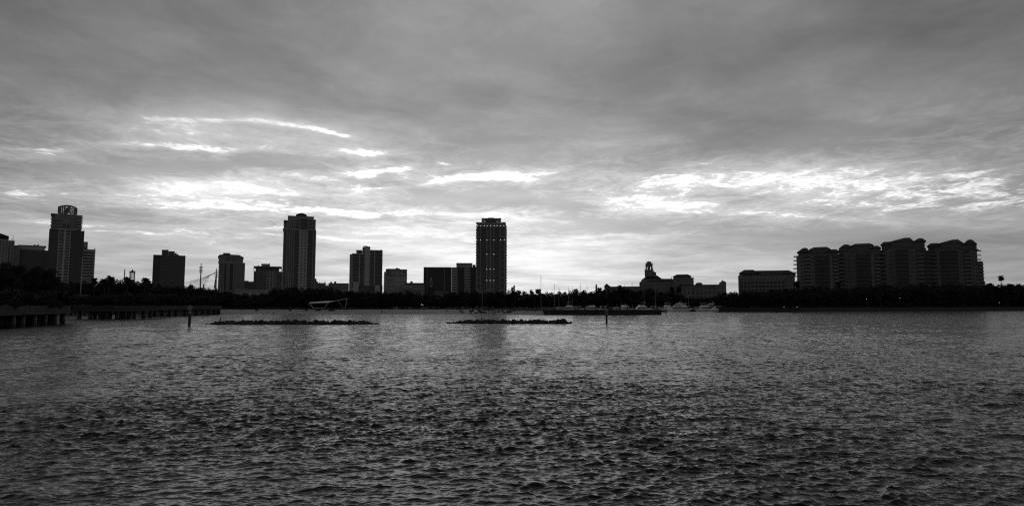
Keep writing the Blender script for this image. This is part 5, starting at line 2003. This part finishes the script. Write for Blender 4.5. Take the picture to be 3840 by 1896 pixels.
t = thing('park_pavilion', 'low park building with a long sloping roof below the drum-topped tower', 'building', gp(172, 330, 2.6))
b = gp(172, 330, 2.6)
p, q = at(176, 1098, 330) - b, at(324, 1107, 330) - b
MB().side([(p.x, p.z), (q.x, q.z), (q.x, q.z - .5), (p.x, p.z - .9)], 0, 8).build('roof', M['concrete'], t)
MB().box(p.x + 2, q.x - 2, 1.2, 7, 2.4, q.z - .55).build('wall', M['dark_panel'], t)
for k in range(5):
    x = p.x + .8 + (q.x - p.x - 1.6) * k / 4
    MB().box(x - .22, x + .22, .3, .74, 2.4 - 6, p.z - 1.0 + (q.z - p.z) * k / 4).build('column', M['concrete'], t)
mb = MB().prism([(p.x - 3, -1), (q.x + 3, -1), (q.x + 3, 9), (p.x - 3, 9)], 2.0, 2.39)
mb.build('terrace', M['wet_concrete'], t)
for k in range(6):
    x = p.x - 1.5 + (q.x - p.x + 3) * k / 5
    for y in (.2, 7.6):
        MB().box(x - .3, x + .3, y, y + .5, -5.4, 1.99).build('pier_support', M['wet_concrete'], t)

lamp = None
for x, y, Y, lab in ((2902, 1124, 540, 'lit street lamp high in the trees below the long low block'), (2940, 1150, 512, 'lit lamp on the seawall, left of a pair'), (2989, 1150, 514, 'lit lamp on the seawall, right of a pair'),
                     (3251, 1121, 572, 'lit street lamp below the second balconied tower'), (3376, 1118, 598, 'lit street lamp below the tallest balconied tower'), (3748, 1134, 652, 'lit street lamp near the lone tall palm'),
                     (1580, 1141, 418, 'left one of two small lit lamps above the parked cars'), (1586, 1142, 418, 'right one of two small lit lamps above the parked cars')):
    z = at(x, y, Y).z - 2.6
    t = thing('street_lamp', lab, 'street lamp', gp(x, Y - 9, 2.6), 0, 'lit lamps along the shore')
    MB().lathe([(.12, -.2), (.08, z - .3)], 8).build('post', M['dark_panel'], t)
    MB().lathe([(.04, z - .16), (.12, z - .09), (.15, z + .03), (.10, z + .13), (.03, z + .16)], 10).build('globe', M['lamp_glow'], t)

# ------------------------------------------------------------------ shade pavilion on the beach
Yp = 400
b = gp(1225, Yp, 2.6)
t = thing('shade_structure', 'large folded white steel shade frame standing behind the beach', 'shade structure', b)
def sp(x, y, dy=0.0): return at(x, y, Yp + dy) - b
A, Bq, C, D = sp(1157.6, 1136), sp(1233, 1133), sp(1302, 1118), sp(1295, 1155)
E, F = sp(1166, 1131, 9), sp(1268, 1126.5, 9)
G, H1 = sp(1176.5, 1155), sp(1215.5, 1155)
K = sp(1283, 1150, 9)
def beam(name, pts, r=.22):
    q = MB()
    for a, c in zip(pts, pts[1:]): q.tube(a, c, r, n=6)
    return q.build(name, M['white_steel'], t)
th = Vector((0, 0, .28))
MB().add([A, Bq, F, E, A - th, Bq - th, F - th, E - th], [(0, 1, 2, 3), (7, 6, 5, 4), (0, 4, 5, 1), (1, 5, 6, 2), (2, 6, 7, 3), (3, 7, 4, 0)]).build('roof_panel', M['white_steel'], t)
C2 = C + Vector((0, .1, 0))
MB().add([Bq, C, F, Bq - th, C - th, F - th], [(0, 1, 2), (5, 4, 3), (0, 3, 4, 1), (1, 4, 5, 2), (2, 5, 3, 0)]).build('roof_panel', M['white_steel'], t)
beam('frame', [A, G, H1, Bq])
beam('frame', [Bq, C, D])
beam('leg', [F, K], .15)
beam('frame', [D, sp(1285, 1154, 3)], .15)
beam('leg', [E, sp(1172, 1154, 7)], .15)
for px in ((G, 0), (H1, 0), (D, 0), (K, 0)):
    q = px[0]
    MB().box(q.x - .4, q.x + .4, q.y - .4, q.y + .4, -.4, q.z - .1).build('footing', M['concrete'], t)

# ------------------------------------------------------------------ boats
def hull_mesh(L, W, Hb, Hs, m, draft=.5, fine=.62):
    """bow toward +x; Hb, Hs freeboard at bow and stern"""
    n, vs, fs = 12, [], []
    for i in range(n + 1):
        u = i / n
        x = -L / 2 + L * u
        w = W / 2 * (1 if u < fine - .2 else max(.02, max(0.0, math.cos((u - fine + .2) / (1.2 - fine) * math.pi / 2)) ** .8))
        sh = Hs + (Hb - Hs) * u ** 1.8
        xo = x + (.10 * L * max(0, u - .7) / .3 * .6)
        vs += [(x, -w * .55, -draft * (1 - u * .4)), (x, -w * .93, .1), (xo, -w, sh), (xo, w, sh), (x, w * .93, .1), (x, w * .55, -draft * (1 - u * .4))]
    for i in range(n):
        for k in range(6):
            a, c = i * 6 + k, i * 6 + (k + 1) % 6
            fs.append((a, c, c + 6, a + 6))
    fs += [(5, 4, 3, 2, 1, 0), tuple(n * 6 + k for k in range(6))]
    return MB().add(vs, fs).mesh('hull', M[m], False)


def cabin(x0, x1, w, z0, z1, rake0=.3, rake1=.9):
    return MB().add([(x0, -w / 2, z0), (x1, -w / 2, z0), (x1, w / 2, z0), (x0, w / 2, z0),
                     (x0 + rake0, -w / 2 * .86, z1), (x1 - rake1, -w / 2 * .86, z1), (x1 - rake1, w / 2 * .86, z1), (x0 + rake0, w / 2 * .86, z1)],
                    [(0, 3, 2, 1), (4, 5, 6, 7), (0, 1, 5, 4), (1, 2, 6, 5), (2, 3, 7, 6), (3, 0, 4, 7)])


def motor_boat(kind):
    t = thing('motor_boat', 'white motor boat', 'boat')
    if kind == 0:      # flybridge cruiser
        link('hull', hull_mesh(13, 4.2, 2.1, 1.3, 'boat_white'), t)
        cabin(-4, 3.2, 3.6, 1.35, 3.1, .2, 1.8).build('cabin', M['boat_white'], t)
        cabin(-3.6, 2.75, 3.66, 2.0, 2.75, .1, .8).build('window', M['dark_glass'], t)
        MB().box(-4.6, 1.6, -1.7, 1.7, 3.11, 3.32).build('flybridge', M['boat_white'], t)
        cabin(-3.0, 1.0, 3.2, 3.33, 3.95, 0, .5).build('coaming', M['boat_white'], t)
        q = MB()
        for x, y in ((-3, -1.4), (-3, 1.4), (.2, -1.3), (.2, 1.3)): q.tube((x, y, 3.9), (x, y, 5.3), .06, n=5)
        o = q.build('bimini_frame', M['white_steel'], t)
        MB().box(-3.4, .6, -1.6, 1.6, 5.3, 5.45).build('bimini', M['boat_white'], o)
        q = MB()
        for k in range(7): q.tube((1.6 + k * .75, -1.75 + k * .17, 1.6 + .07 * k), (1.6 + k * .75, -1.75 + k * .17, 2.4 + .07 * k), .04, n=4)
        q.tube((1.6, -1.75, 2.4), (6.1, -.73, 2.82), .05, n=4)
        q.build('bow_rail', M['white_steel'], t)
    elif kind == 1:    # express cruiser with radar arch
        link('hull', hull_mesh(11, 3.8, 1.8, 1.2, 'boat_white'), t)
        cabin(-1, 4.0, 3.2, 1.25, 2.2, .2, 2.4).build('cabin', M['boat_white'], t)
        cabin(-2.2, 1.4, 3.1, 2.1, 3.0, .3, 1.5).build('windscreen', M['dark_glass'], t)
        q = MB()
        q.path([(-3.2, -1.6, 1.2), (-2.4, -1.5, 3.3), (-2.4, 1.5, 3.3), (-3.2, 1.6, 1.2)], [.14, .14, .14, .14], 6)
        q.build('radar_arch', M['boat_white'], t)
        MB().box(-3.6, .4, -1.5, 1.5, 3.32, 3.46).build('hardtop', M['boat_white'], t)
        MB().box(-5.2, -2.6, -1.6, 1.6, 1.2, 1.55).build('cockpit_seat', M['canvas'], t)
    elif kind == 2:    # large tiered yacht
        link('hull', hull_mesh(22, 5.6, 3.2, 2.0, 'boat_white'), t)
        for i, (x0, x1, w, z0, z1) in enumerate(((-8, 5.5, 4.8, 2.05, 4.1), (-7, 3.2, 4.2, 4.3, 6.0), (-5, .8, 3.4, 6.2, 7.2))):
            o = cabin(x0, x1, w, z0, z1, .2, 2.2).build('deckhouse', M['boat_white'], t)
            cabin(x0 + .5, x1 - .45, w + .06, z0 + .6, z1 - .35, .1, 1.4).build('window', M['dark_glass'], o)
            MB().box(x0 - 1.2, x1 - 1.2, -w / 2 - .1, w / 2 + .1, z1 + .003, z1 + .2).build('deck', M['boat_white'], t)
        q = MB().tube((-3.5, 0, 7.3), (-4.2, 0, 10.0), .15, .05)
        q.tube((-3.8, -1.2, 8.4), (-3.8, 1.2, 8.4), .08)
        q.build('mast', M['white_steel'], t)
        q = MB().lathe([(.1, 0), (.5, .2), (.5, .6), (.1, .9)], 10, -2.6, 0)
        q.v = [(v[0], v[1], v[2] + 7.4) for v in q.v]
        q.build('radar_dome', M['boat_white'], t)
    else:              # covered workboat / pontoon with canvas top
        link('hull', hull_mesh(9.5, 3.4, 1.5, 1.0, 'boat_dark'), t)
        cabin(-2.5, 1.8, 2.6, 1.05, 2.9, .1, .4).build('wheelhouse', M['boat_white'], t)
        cabin(-2.2, 1.65, 2.66, 1.9, 2.6, .05, .2).build('window', M['dark_glass'], t)
        MB().box(-4.0, 2.2, -1.5, 1.5, 2.92, 3.06).build('canvas_top', M['boat_white'], t)
        q = MB()
        for x, y in ((-3.9, -1.4), (-3.9, 1.4)): q.tube((x, y, .9), (x, y, 2.93), .06, n=5)
        q.build('canopy_pole', M['white_steel'], t)
    return t


BOATS = [motor_boat(k) for k in range(4)]
used = [False] * 4
blist = [(2098, 460, 3, 200, 'small dark-hulled boat behind the jetty, left of the other motor boats'), (2128, 470, 0, 175, 'white cruiser with canopy behind the jetty, beneath the second tree gap'),
         (2176, 478, 1, 10, 'low white express boat between jetty tree trunks'), (2200, 462, 3, 80, 'dark-hulled boat with white top between jetty trunks'), (2226, 474, 0, 350, 'white flybridge cruiser left of the right danger pile'),
         (2258, 484, 1, 95, 'white boat seen end-on just left of the right danger pile'), (2312, 462, 3, 30, 'dark-hulled boat with boxy white wheelhouse behind the jetty trees'),
         (2345, 470, 0, 280, 'white cruiser seen end-on between the last jetty trees'), (2400, 470, 0, 185, 'white flybridge cruiser right of the jetty trees'), (2442, 476, 1, 170, 'low white boat near the jetty end'),
         (2478, 500, 3, 190, 'dark-hulled boat just past the jetty end'), (2500, 530, 0, 100, 'white cruiser seen end-on beside the lone water pile'), (2538, 555, 2, 184, 'big white tiered yacht in the middle of the open marina'),
         (2584, 540, 1, 10, 'low white boat right of the big tiered yacht'), (2612, 536, 3, 175, 'dark-hulled boat with white top right of the tiered yacht'), (2644, 532, 0, 8, 'white flybridge cruiser towards the marina right end'),
         (2662, 560, 2, 182, 'tiered white yacht behind the rightmost cruisers'), (2684, 524, 1, 176, 'low white boat beside the seawall corner'), (2566, 528, 0, 265, 'white cruiser seen end-on in front of the tiered yacht'),
         (2740, 560, 3, 0, '')]
for i, (x, Y, k, rot, lab) in enumerate(blist):
    if not lab: continue
    loc, rz = gp(x, Y, 0), math.radians(rot)
    s = (1.15, 1.25, 1.35) if k < 2 else (1.0, 1.0, 1.25) if k == 3 else (.95, 1, 1)
    if not used[k]:
        o = BOATS[k]
        o.location, o.rotation_euler, o.scale = loc, (0, 0, rz), s
        o['label'], o['group'] = lab, 'motor boats in the marina'
        used[k] = True
    else:
        copy_thing(BOATS[k], loc, rz, s, lab, 'motor boats in the marina')


def sail_boat(label, x, Y, ytop, rot, m='boat_white', hl=11.0, lean=0.0):
    H = at(x, ytop, Y).z
    t = thing('sail_boat', label, 'sailboat', gp(x, Y, 0), math.radians(rot), 'sailboats in the marina')
    link('hull', hull_mesh(hl, hl * .3, 1.5, 1.1, m, fine=.45), t)
    cabin(-hl * .2, hl * .18, hl * .19, 1.2, 1.85, .2, .7).build('cabin', M['boat_white'], t)
    MB().tube((.4, 0, 1.1), (.4, lean, H), .15, .10, 8).build('mast', M['galvanised'], t)
    q = MB().tube((.4, 0, 2.5), (-hl * .38, 0, 2.35), .09, n=6)
    o = q.build('boom', M['galvanised'], t)
    MB().tube((.3, 0, 2.72), (-hl * .36, 0, 2.58), .22, .14, 7).build('furled_sail', M['canvas'], o)
    q = MB()
    q.tube((hl * .5, 0, 1.5), (.4, lean, H - .2), .035, n=4)
    q.tube((-hl * .48, 0, 1.2), (.4, lean, H - .2), .03, n=4)
    for s in (-1, 1):
        q.tube((.3, s * hl * .13, 1.2), (.4, lean * .6, H * .62), .03, n=4)
    q.tube((.4, -hl * .09, H * .55), (.4, hl * .09, H * .55), .05, n=4)
    q.build('rigging', M['railing_metal'], t)
    q = MB()
    for k in range(6):
        xx = -hl * .45 + hl * .9 * k / 5
        q.tube((xx, hl * .12 * (1 - .5 * k / 5), 1.15), (xx, hl * .12 * (1 - .5 * k / 5), 1.8), .03, n=4)
    q.build('lifeline', M['railing_metal'], t)
    return t


sl2 = [(1806, 436, 1083, 5, 'boat_white', 'sailboat with a dim mast in front of the lit tower'), (2031, 432, 1033, 183, 'boat_white', 'sailboat with the tallest bare mast and slanting forestay'),
       (2077, 452, 1064, 4, 'boat_white', 'sailboat with second tall mast right of the tallest one'), (2098, 520, 1076, 170, 'boat_dark', 'sailboat whose short mast rises over the flat tree tops'),
       (2130, 520, 1077, 10, 'boat_white', 'sailboat with slim mast midway between the two tall masts'), (2148, 530, 1076, 175, 'boat_white', 'sailboat with slim mast left of the tree bump'),
       (2175, 470, 1063, 2, 'boat_white', 'sailboat with tall mast at the tree bump'), (2204, 480, 1070, 184, 'boat_dark', 'sailboat with mast left of the slim pointed pine'),
       (2275, 470, 1085, 60, 'boat_white', 'sailboat with dim mast before the hotel end pavilion'), (2312, 500, 1078, 15, 'boat_white', 'sailboat with dim mast inside the jetty tree'),
       (2344, 540, 1065, 178, 'boat_white', 'sailboat with short mast tip over the hotel left wing'), (2370, 520, 1055, 5, 'boat_white', 'sailboat with clear mast tip over the hotel left wing'),
       (2418, 500, 1075, 190, 'boat_dark', 'sailboat with dim mast left of the belfry foot'), (2457, 520, 1070, 40, 'boat_white', 'sailboat with leaning dim mast right of the belfry'),
       (2581, 560, 1100, 8, 'boat_white', 'sailboat with short dim mast before the hotel right wing'), (2718, 600, 1096, 0, '', ''), (2734, 0, 0, 0, '', '')]
for x, Y, yt, rot, m, lab in sl2:
    if lab: sail_boat(lab, x, Y, yt, rot, m, 12.5 if yt < 1040 else 10.0)
sail_boat('sailboat with lone mast in the sky gap right of the hotel', 2692, 575, 1066, 95, 'boat_white', 10)
q = COL.objects[-1]

# ------------------------------------------------------------------ marina dock
t = thing('dock', 'dark low timber dock behind the moored boats', 'dock', gp(2100, 575))
b0, b1 = gp(2000, 575) - gp(2100, 575), gp(2690, 575) - gp(2100, 575)
MB().box(b0.x, b1.x, 0, 3, .9, 1.2).build('deck', M['timber'], t)
for k in range(24):
    x = b0.x + (b1.x - b0.x) * (k + .5) / 24
    MB().tube((x, .4, -2), (x, .4, 2.6), .2, n=7).build('pile', M['timber'], t)

# ------------------------------------------------------------------ cars
def car_proto(m):
    t = thing('parked_car', 'car', 'car')
    prof = [(-2.2, .35), (2.2, .35), (2.25, .75), (1.5, .95), (-2.0, 1.0), (-2.25, .8)]
    MB().side(prof, -.88, .88).build('body', M[m], t)
    MB().side([(-1.75, .98), (1.15, .96), (.45, 1.42), (-1.2, 1.45)], -.72, .72).build('glasshouse', M['dark_glass'], t)
    MB().side([(-1.2, 1.43), (.45, 1.40), (.30, 1.50), (-1.05, 1.53)], -.70, .70).build('roof', M[m], t)
    for x in (-1.4, 1.4):
        for y in (-.9, .7):
            w = MB().tube((x, y, .33), (x, y + .2, .33), .33, .33, 12).build('wheel', M['rubber'], t)
            MB().tube((x, y - .01 if y < 0 else y + .05, .33), (x, y + .16 if y < 0 else y + .22, .33), .19, .19, 8).build('rim', M['galvanised'], w)
    for y in (-.65, .45): MB().box(2.18, 2.27, y, y + .22, .62, .74).build('headlight', M['boat_white'], t)
    return t


CARS = [car_proto('car_pale'), car_proto('car_dark')]
uc = [0, 0]
clist = [(1476, 0), (1500, 0), (1519, 1), (1530, 0), (1541, 0), (1560, 1), (1590, 0), (1602, 0), (1616, 1), (1628, 0), (1642, 1), (1684, 0), (1700, 1), (1714, 0), (1738, 0)]
seen = {0: 0, 1: 0}
for x, k in clist:
    seen[k] += 1
    lab = ('pale' if k == 0 else 'dark') + ' car parked on the street behind the beach, ' + ORD[seen[k] - 1] + ' ' + ('pale' if k == 0 else 'dark') + ' one from left'
    loc = gp(x, 429 - (x - 1500) * .03, 2.61)
    if not uc[k]:
        uc[k] = 1
        CARS[k].location = loc
        CARS[k]['label'], CARS[k]['group'] = lab, 'cars parked behind the beach'
    else:
        copy_thing(CARS[k], loc, random.Random(x).choice((0, math.pi)) + .02, None, lab, 'cars parked behind the beach')

# ------------------------------------------------------------------ people, swimmers, beach things
def body_mesh(pose):
    J, E, Rr = [], [], []

    def j(p, r, parent=None):
        J.append(p); Rr.append(r)
        if parent is not None: E.append((parent, len(J) - 1))
        return len(J) - 1
    sit = pose == 'sit'
    dz = -.62 if sit else 0.0
    pel = j((0, 0, .93 + dz), .13)
    sp_ = j((0, .02, 1.12 + dz), .12, pel)
    ch = j((0, .01, 1.33 + dz), .15, sp_)
    nk = j((0, 0, 1.49 + dz), .06, ch)
    hd = j((0, -.02, 1.59 + dz), .088, nk)
    j((0, -.02, 1.68 + dz), .075, hd)
    j((0, -.105, 1.59 + dz), .02, hd)
    for s in (-1, 1):
        sh = j((s * .18, .01, 1.40 + dz), .065, ch)
        if pose == 'walk':
            el = j((s * .24, s * .12, 1.14), .045, sh); wr = j((s * .24, s * .14 - .16, .92), .032, el)
        elif sit:
            el = j((s * .26, -.08, 1.14 + dz), .045, sh); wr = j((s * .18, -.34, 1.05 + dz), .032, el)
        elif pose == 'raise' and s == 1:
            el = j((s * .34, -.10, 1.55), .045, sh); wr = j((s * .28, -.18, 1.80), .032, el)
        else:
            el = j((s * .25, .02, 1.12), .045, sh); wr = j((s * .25, -.05, .87), .032, el)
        up = Vector(J[wr]) - Vector(J[el]); up.normalize()
        pa = j(tuple(Vector(J[wr]) + up * .08), .03, wr)
        for k in range(5):
            a = up + Vector(((k - 2) * .22, (.5 if k == 0 else -.1), 0))
            j(tuple(Vector(J[pa]) + a.normalized() * (.06 if k in (0, 4) else .085)), .009, pa)
        hp = j((s * .095, 0, .86 + dz), .10, pel)
        if sit:
            kn = j((s * .12, -.44, .42), .06, hp); an = j((s * .12, -.62, .08), .042, kn)
        elif pose == 'walk':
            kn = j((s * .10, -.08 - s * .14, .49), .065, hp); an = j((s * .10, -.02 - s * .30, .08), .042, kn)
        else:
            kn = j((s * .11, -.02, .49), .065, hp); an = j((s * .11, .02, .08), .042, kn)
        j(tuple(Vector(J[an]) + Vector((0, -.17, -.04))), .035, an)
    me = bpy.data.meshes.new('body')
    me.from_pydata(J, E, [])
    o = bpy.data.objects.new('body', me)
    COL.objects.link(o)
    md = o.modifiers.new('skin', 'SKIN')
    for v, r in zip(me.skin_vertices[0].data, Rr): v.radius = (r, r)
    me.skin_vertices[0].data[0].use_root = True
    sb = o.modifiers.new('sub', 'SUBSURF')
    sb.levels = sb.render_levels = 1
    dg = bpy.context.evaluated_depsgraph_get()
    out = bpy.data.meshes.new_from_object(o.evaluated_get(dg))
    bpy.data.objects.remove(o)
    out.name = 'person'
    out.polygons.foreach_set('use_smooth', [True] * len(out.polygons))
    return out, dz


BODIES = {}
for pose in ('stand', 'walk', 'sit', 'raise'):
    me, dz = body_mesh(pose)
    for m in ('dark_cloth', 'light_cloth', 'skin'):
        c = me.copy()
        c.materials.clear()
        c.materials.append(M['skin'] if m == 'skin' else M['skin'])
        BODIES[(pose, m)] = (c, dz)


def shirt(m, dz):
    return MB().lathe([(.155, .98 + dz), (.15, 1.12 + dz), (.17, 1.30 + dz), (.20, 1.40 + dz), (.10, 1.47 + dz)], 12).mesh('shirt', M[m], True)


def legs(m, dz):
    return MB().lathe([(.165, .80 + dz), (.172, .90 + dz), (.158, 1.0 + dz)], 12).mesh('shorts', M[m], True)


HAIR = MB().lathe([(.095, 0), (.10, .06), (.085, .12), (.04, .155)], 10).mesh('hair', M['hair'], True)
GARB = {(f, m, dz): (shirt if f == 0 else legs)(m, dz) for f in (0, 1) for m in ('dark_cloth', 'light_cloth') for dz in (0.0, -.62)}


def person(label, x, Y, pose='stand', top='dark_cloth', bot='dark_cloth', z=None, rz=0.0, group='people on the beach', s=1.0, y=None):
    if z is None:
        yb = 403 if x < 1760 else 403 - (x - 1760) / 270 * 52
        yw = 366 + 1.4 * math.sin(x * .013) + .8 * math.sin(x * .041) - max(0, x - 1800) * .07
        u = (Y - (yw - 12)) / (yb - yw + 12)
        z = max(-.9, -.9 + 3.52 * min(1, max(0, u)) ** .85)
    t = thing('person', label, 'person', gp(x, Y, z), rz, group, (s, s, s))
    me, dz = BODIES[(pose, 'skin')]
    link('body', me, t)
    link('shirt', GARB[(0, top, dz)], t)
    link('shorts', GARB[(1, bot, dz)], t)
    link('hair', HAIR, t, (0, -.005, 1.59 + dz))
    return t


person('person in dark clothes walking on the sand beside the promenade end', 843, 386, 'walk', rz=1.5, s=1.15)
person('person in dark clothes standing at the left end of the beach, by two sitters', 908, 392, 'stand')
person('person sitting on the sand, first of two near the left beach end', 904, 390, 'sit')
person('person sitting on the sand, second of two near the left beach end', 916, 390, 'sit', rz=.6)
for i, x in enumerate((976, 998, 1003, 1010)):
    person('person in dark clothes standing in the busy group left on the beach, ' + ORD[i] + ' from left', x, 395 + (i % 2) * 2, 'stand' if i % 2 else 'walk', rz=i * 1.3)
for i, x in enumerate((1040, 1046, 1055)):
    person('person in dark clothes standing left of the shade frame, ' + ORD[i] + ' of three from left', x, 393 + i, 'raise' if i == 1 else 'stand', rz=i)
person('person standing under the left foot of the shade frame', 1174, 391, 'walk', rz=2, s=1.1)
person('person standing before the right leg of the shade frame', 1282, 396, 'stand', s=1.1)
person('person with pale clothes sitting below the shade frame', 1160, 389, 'sit', 'light_cloth')
person('person with pale clothes bending beside the dark chairs under the frame', 1232, 390, 'walk', 'light_cloth', 'light_cloth', rz=1)
for i, x in enumerate((1318, 1322, 1329, 1334, 1340)):
    person('person in dark clothes in the group right of the shade frame, ' + ORD[i] + ' from left', x, 389 + (i % 3), ('stand', 'walk', 'raise')[i % 3], rz=i * 1.1)
person('left one of two dark figures standing upright at the water line', 1430, 371, 'stand', s=1.12)
person('right one of two dark figures standing upright at the water line', 1435, 370.5, 'stand', s=1.12, rz=1.2)
person('dark figure sitting at the water line right of two standing ones', 1444, 371, 'sit', rz=1.5)
person('figure in a pale top bending near the water line', 1458, 374, 'walk', 'light_cloth', rz=1.4)
person('left one of a couple sitting close on the empty right sand', 1675, 380, 'sit', s=1.15)
person('right one of a couple sitting close on the empty right sand', 1680, 380, 'sit', rz=.4)
person('person wading at the water line left of the dark post', 1027, 365, 'stand', z=-.35)
for i, x in enumerate((1114, 1120, 1125, 1129)):
    person('swimmer with only head and shoulders above water, ' + ORD[i] + ' of four from left', x, 336 + i * .6, 'stand', z=-1.22, rz=i, group='swimmers')


def beach_chair():
    t = thing('beach_cabana', 'dark cabana', 'beach cabana')
    q = MB().side([(-.75, .1), (.75, .1), (.75, 1.25), (.5, 1.6), (-.5, 1.6), (-.75, 1.25)], .2, .95)
    q.build('hood', M['dark_cloth'], t)
    MB().box(-.7, .7, -.7, .19, .30, .45).build('seat', M['canvas'], t)
    for x in (-.65, .58):
        for y in (-.65, .05): MB().box(x, x + .07, y, y + .07, -.05, .3).build('leg', M['timber'], t)
    return t


def lounger():
    t = thing('beach_lounger', 'pale lounger', 'lounger')
    MB().box(-.95, .45, -.35, .35, .32, .44).build('seat', M['light_cloth'], t)
    MB().side([(.4, .36), (1.0, 1.0), (1.0, 1.12), (.4, .48)], -.35, .35).build('backrest', M['light_cloth'], t)
    for x in (-.85, .3):
        for y in (-.33, .26): MB().box(x, x + .07, y, y + .07, -.05, .32).build('leg', M['timber'], t)
    return t


cb, lg = beach_chair(), lounger()
first = [True, True]
dl = [(1147.5, 0), (1188, 0), (1197.5, 0), (1236, 0), (1246, 0), (1251, 0), (1134.5, 1), (1222, 1), (1296, 1), (1305, 1), (1112, 1), (1070, 1), (1088, 0), (962, 0)]
cn = [0, 0]
for x, k in sorted(dl):
    cn[k] += 1
    lab = ('dark hooded cabana on the beach around the shade frame, ' if k == 0 else 'pale lounger on the beach around the shade frame, ') + ORD[cn[k] - 1] + ' from left'
    g = 'hooded cabanas on the beach' if k == 0 else 'pale loungers on the beach'
    Y = 388
    yw = 366 + 1.4 * math.sin(x * .013) + .8 * math.sin(x * .041)
    z = -.9 + 3.52 * ((Y - yw + 12) / (403 - yw + 12)) ** .85
    o = (cb, lg)[k]
    if first[k]:
        first[k] = False
        o.location, o['label'], o['group'] = gp(x, Y, z), lab, g
    else:
        copy_thing(o, gp(x, Y, z), .15 * math.sin(x), None, lab, g)
t = thing('beach_tent', 'small pale pitched tent on the park edge before the parked cars', 'tent', gp(1483, 407, 2.6))
MB().add([(-1.6, -1, 0), (1.6, -1, 0), (1.6, 1, 0), (-1.6, 1, 0), (.9, 0, 2.0)], [(0, 1, 4), (1, 2, 4), (2, 3, 4), (3, 0, 4), (3, 2, 1, 0)]).build('canopy', M['canvas'], t)
MB().tube((1.62, -1, -.1), (1.62, -1, 2.1), .07, n=5).build('pole', M['white_steel'], t)

# ------------------------------------------------------------------ birds
def bird_body():
    q = MB().lathe([(.01, 0), (.10, .06), (.16, .22), (.14, .38), (.06, .5), (.05, .62), (.07, .68), (.05, .76), (.01, .8)], 8)
    q.tube((0, -.05, .70), (0, -.24, .66), .022, .004, 5)
    q.tube((0, .08, .12), (0, .34, .02), .05, .02, 5)
    return q.mesh('body', M['feather'], True)


BB = bird_body()
for x, Y, z, s, lab in ((829, 170, 1.0, 1.2, 'perched dark bird on the left end of the longer breakwater'), (1806, 178, .95, 1.0, 'perched dark bird on the shorter breakwater')):
    t = thing('bird', lab, 'bird', gp(x, Y, z), .7, None, (s, s, s))
    link('body', BB, t)
    q = MB()
    for k in (-.05, .05): q.tube((k, 0, -.2), (k, 0, .08), .015, n=4)
    q.build('leg', M['feather'], t)
p = at(3786, 893, 420)
t = thing('bird', 'lone dark bird flying in the right sky', 'bird', p, 2.2)
q = MB().lathe([(.02, -.5), (.12, -.3), (.17, 0), (.10, .3), (.06, .42), (.02, .55)], 8)
q.v = [(v[0], v[2], v[1]) for v in q.v]
q.build('body', M['feather'], t)
for s in (-1, 1):
    w = MB().add([(0, -.12, .05), (s * .8, -.08, .30), (s * 1.5, .12, .12), (s * .8, .22, .28), (0, .20, .05),
                  (0, -.12, .0), (s * .8, -.08, .26), (s * 1.5, .12, .10), (s * .8, .22, .24), (0, .20, .0)],
                 [(0, 1, 3, 4), (1, 2, 3), (9, 8, 6, 5), (8, 7, 6), (0, 5, 6, 1), (1, 6, 7, 2), (2, 7, 8, 3), (3, 8, 9, 4)])
    w.build('wing', M['feather'], t)
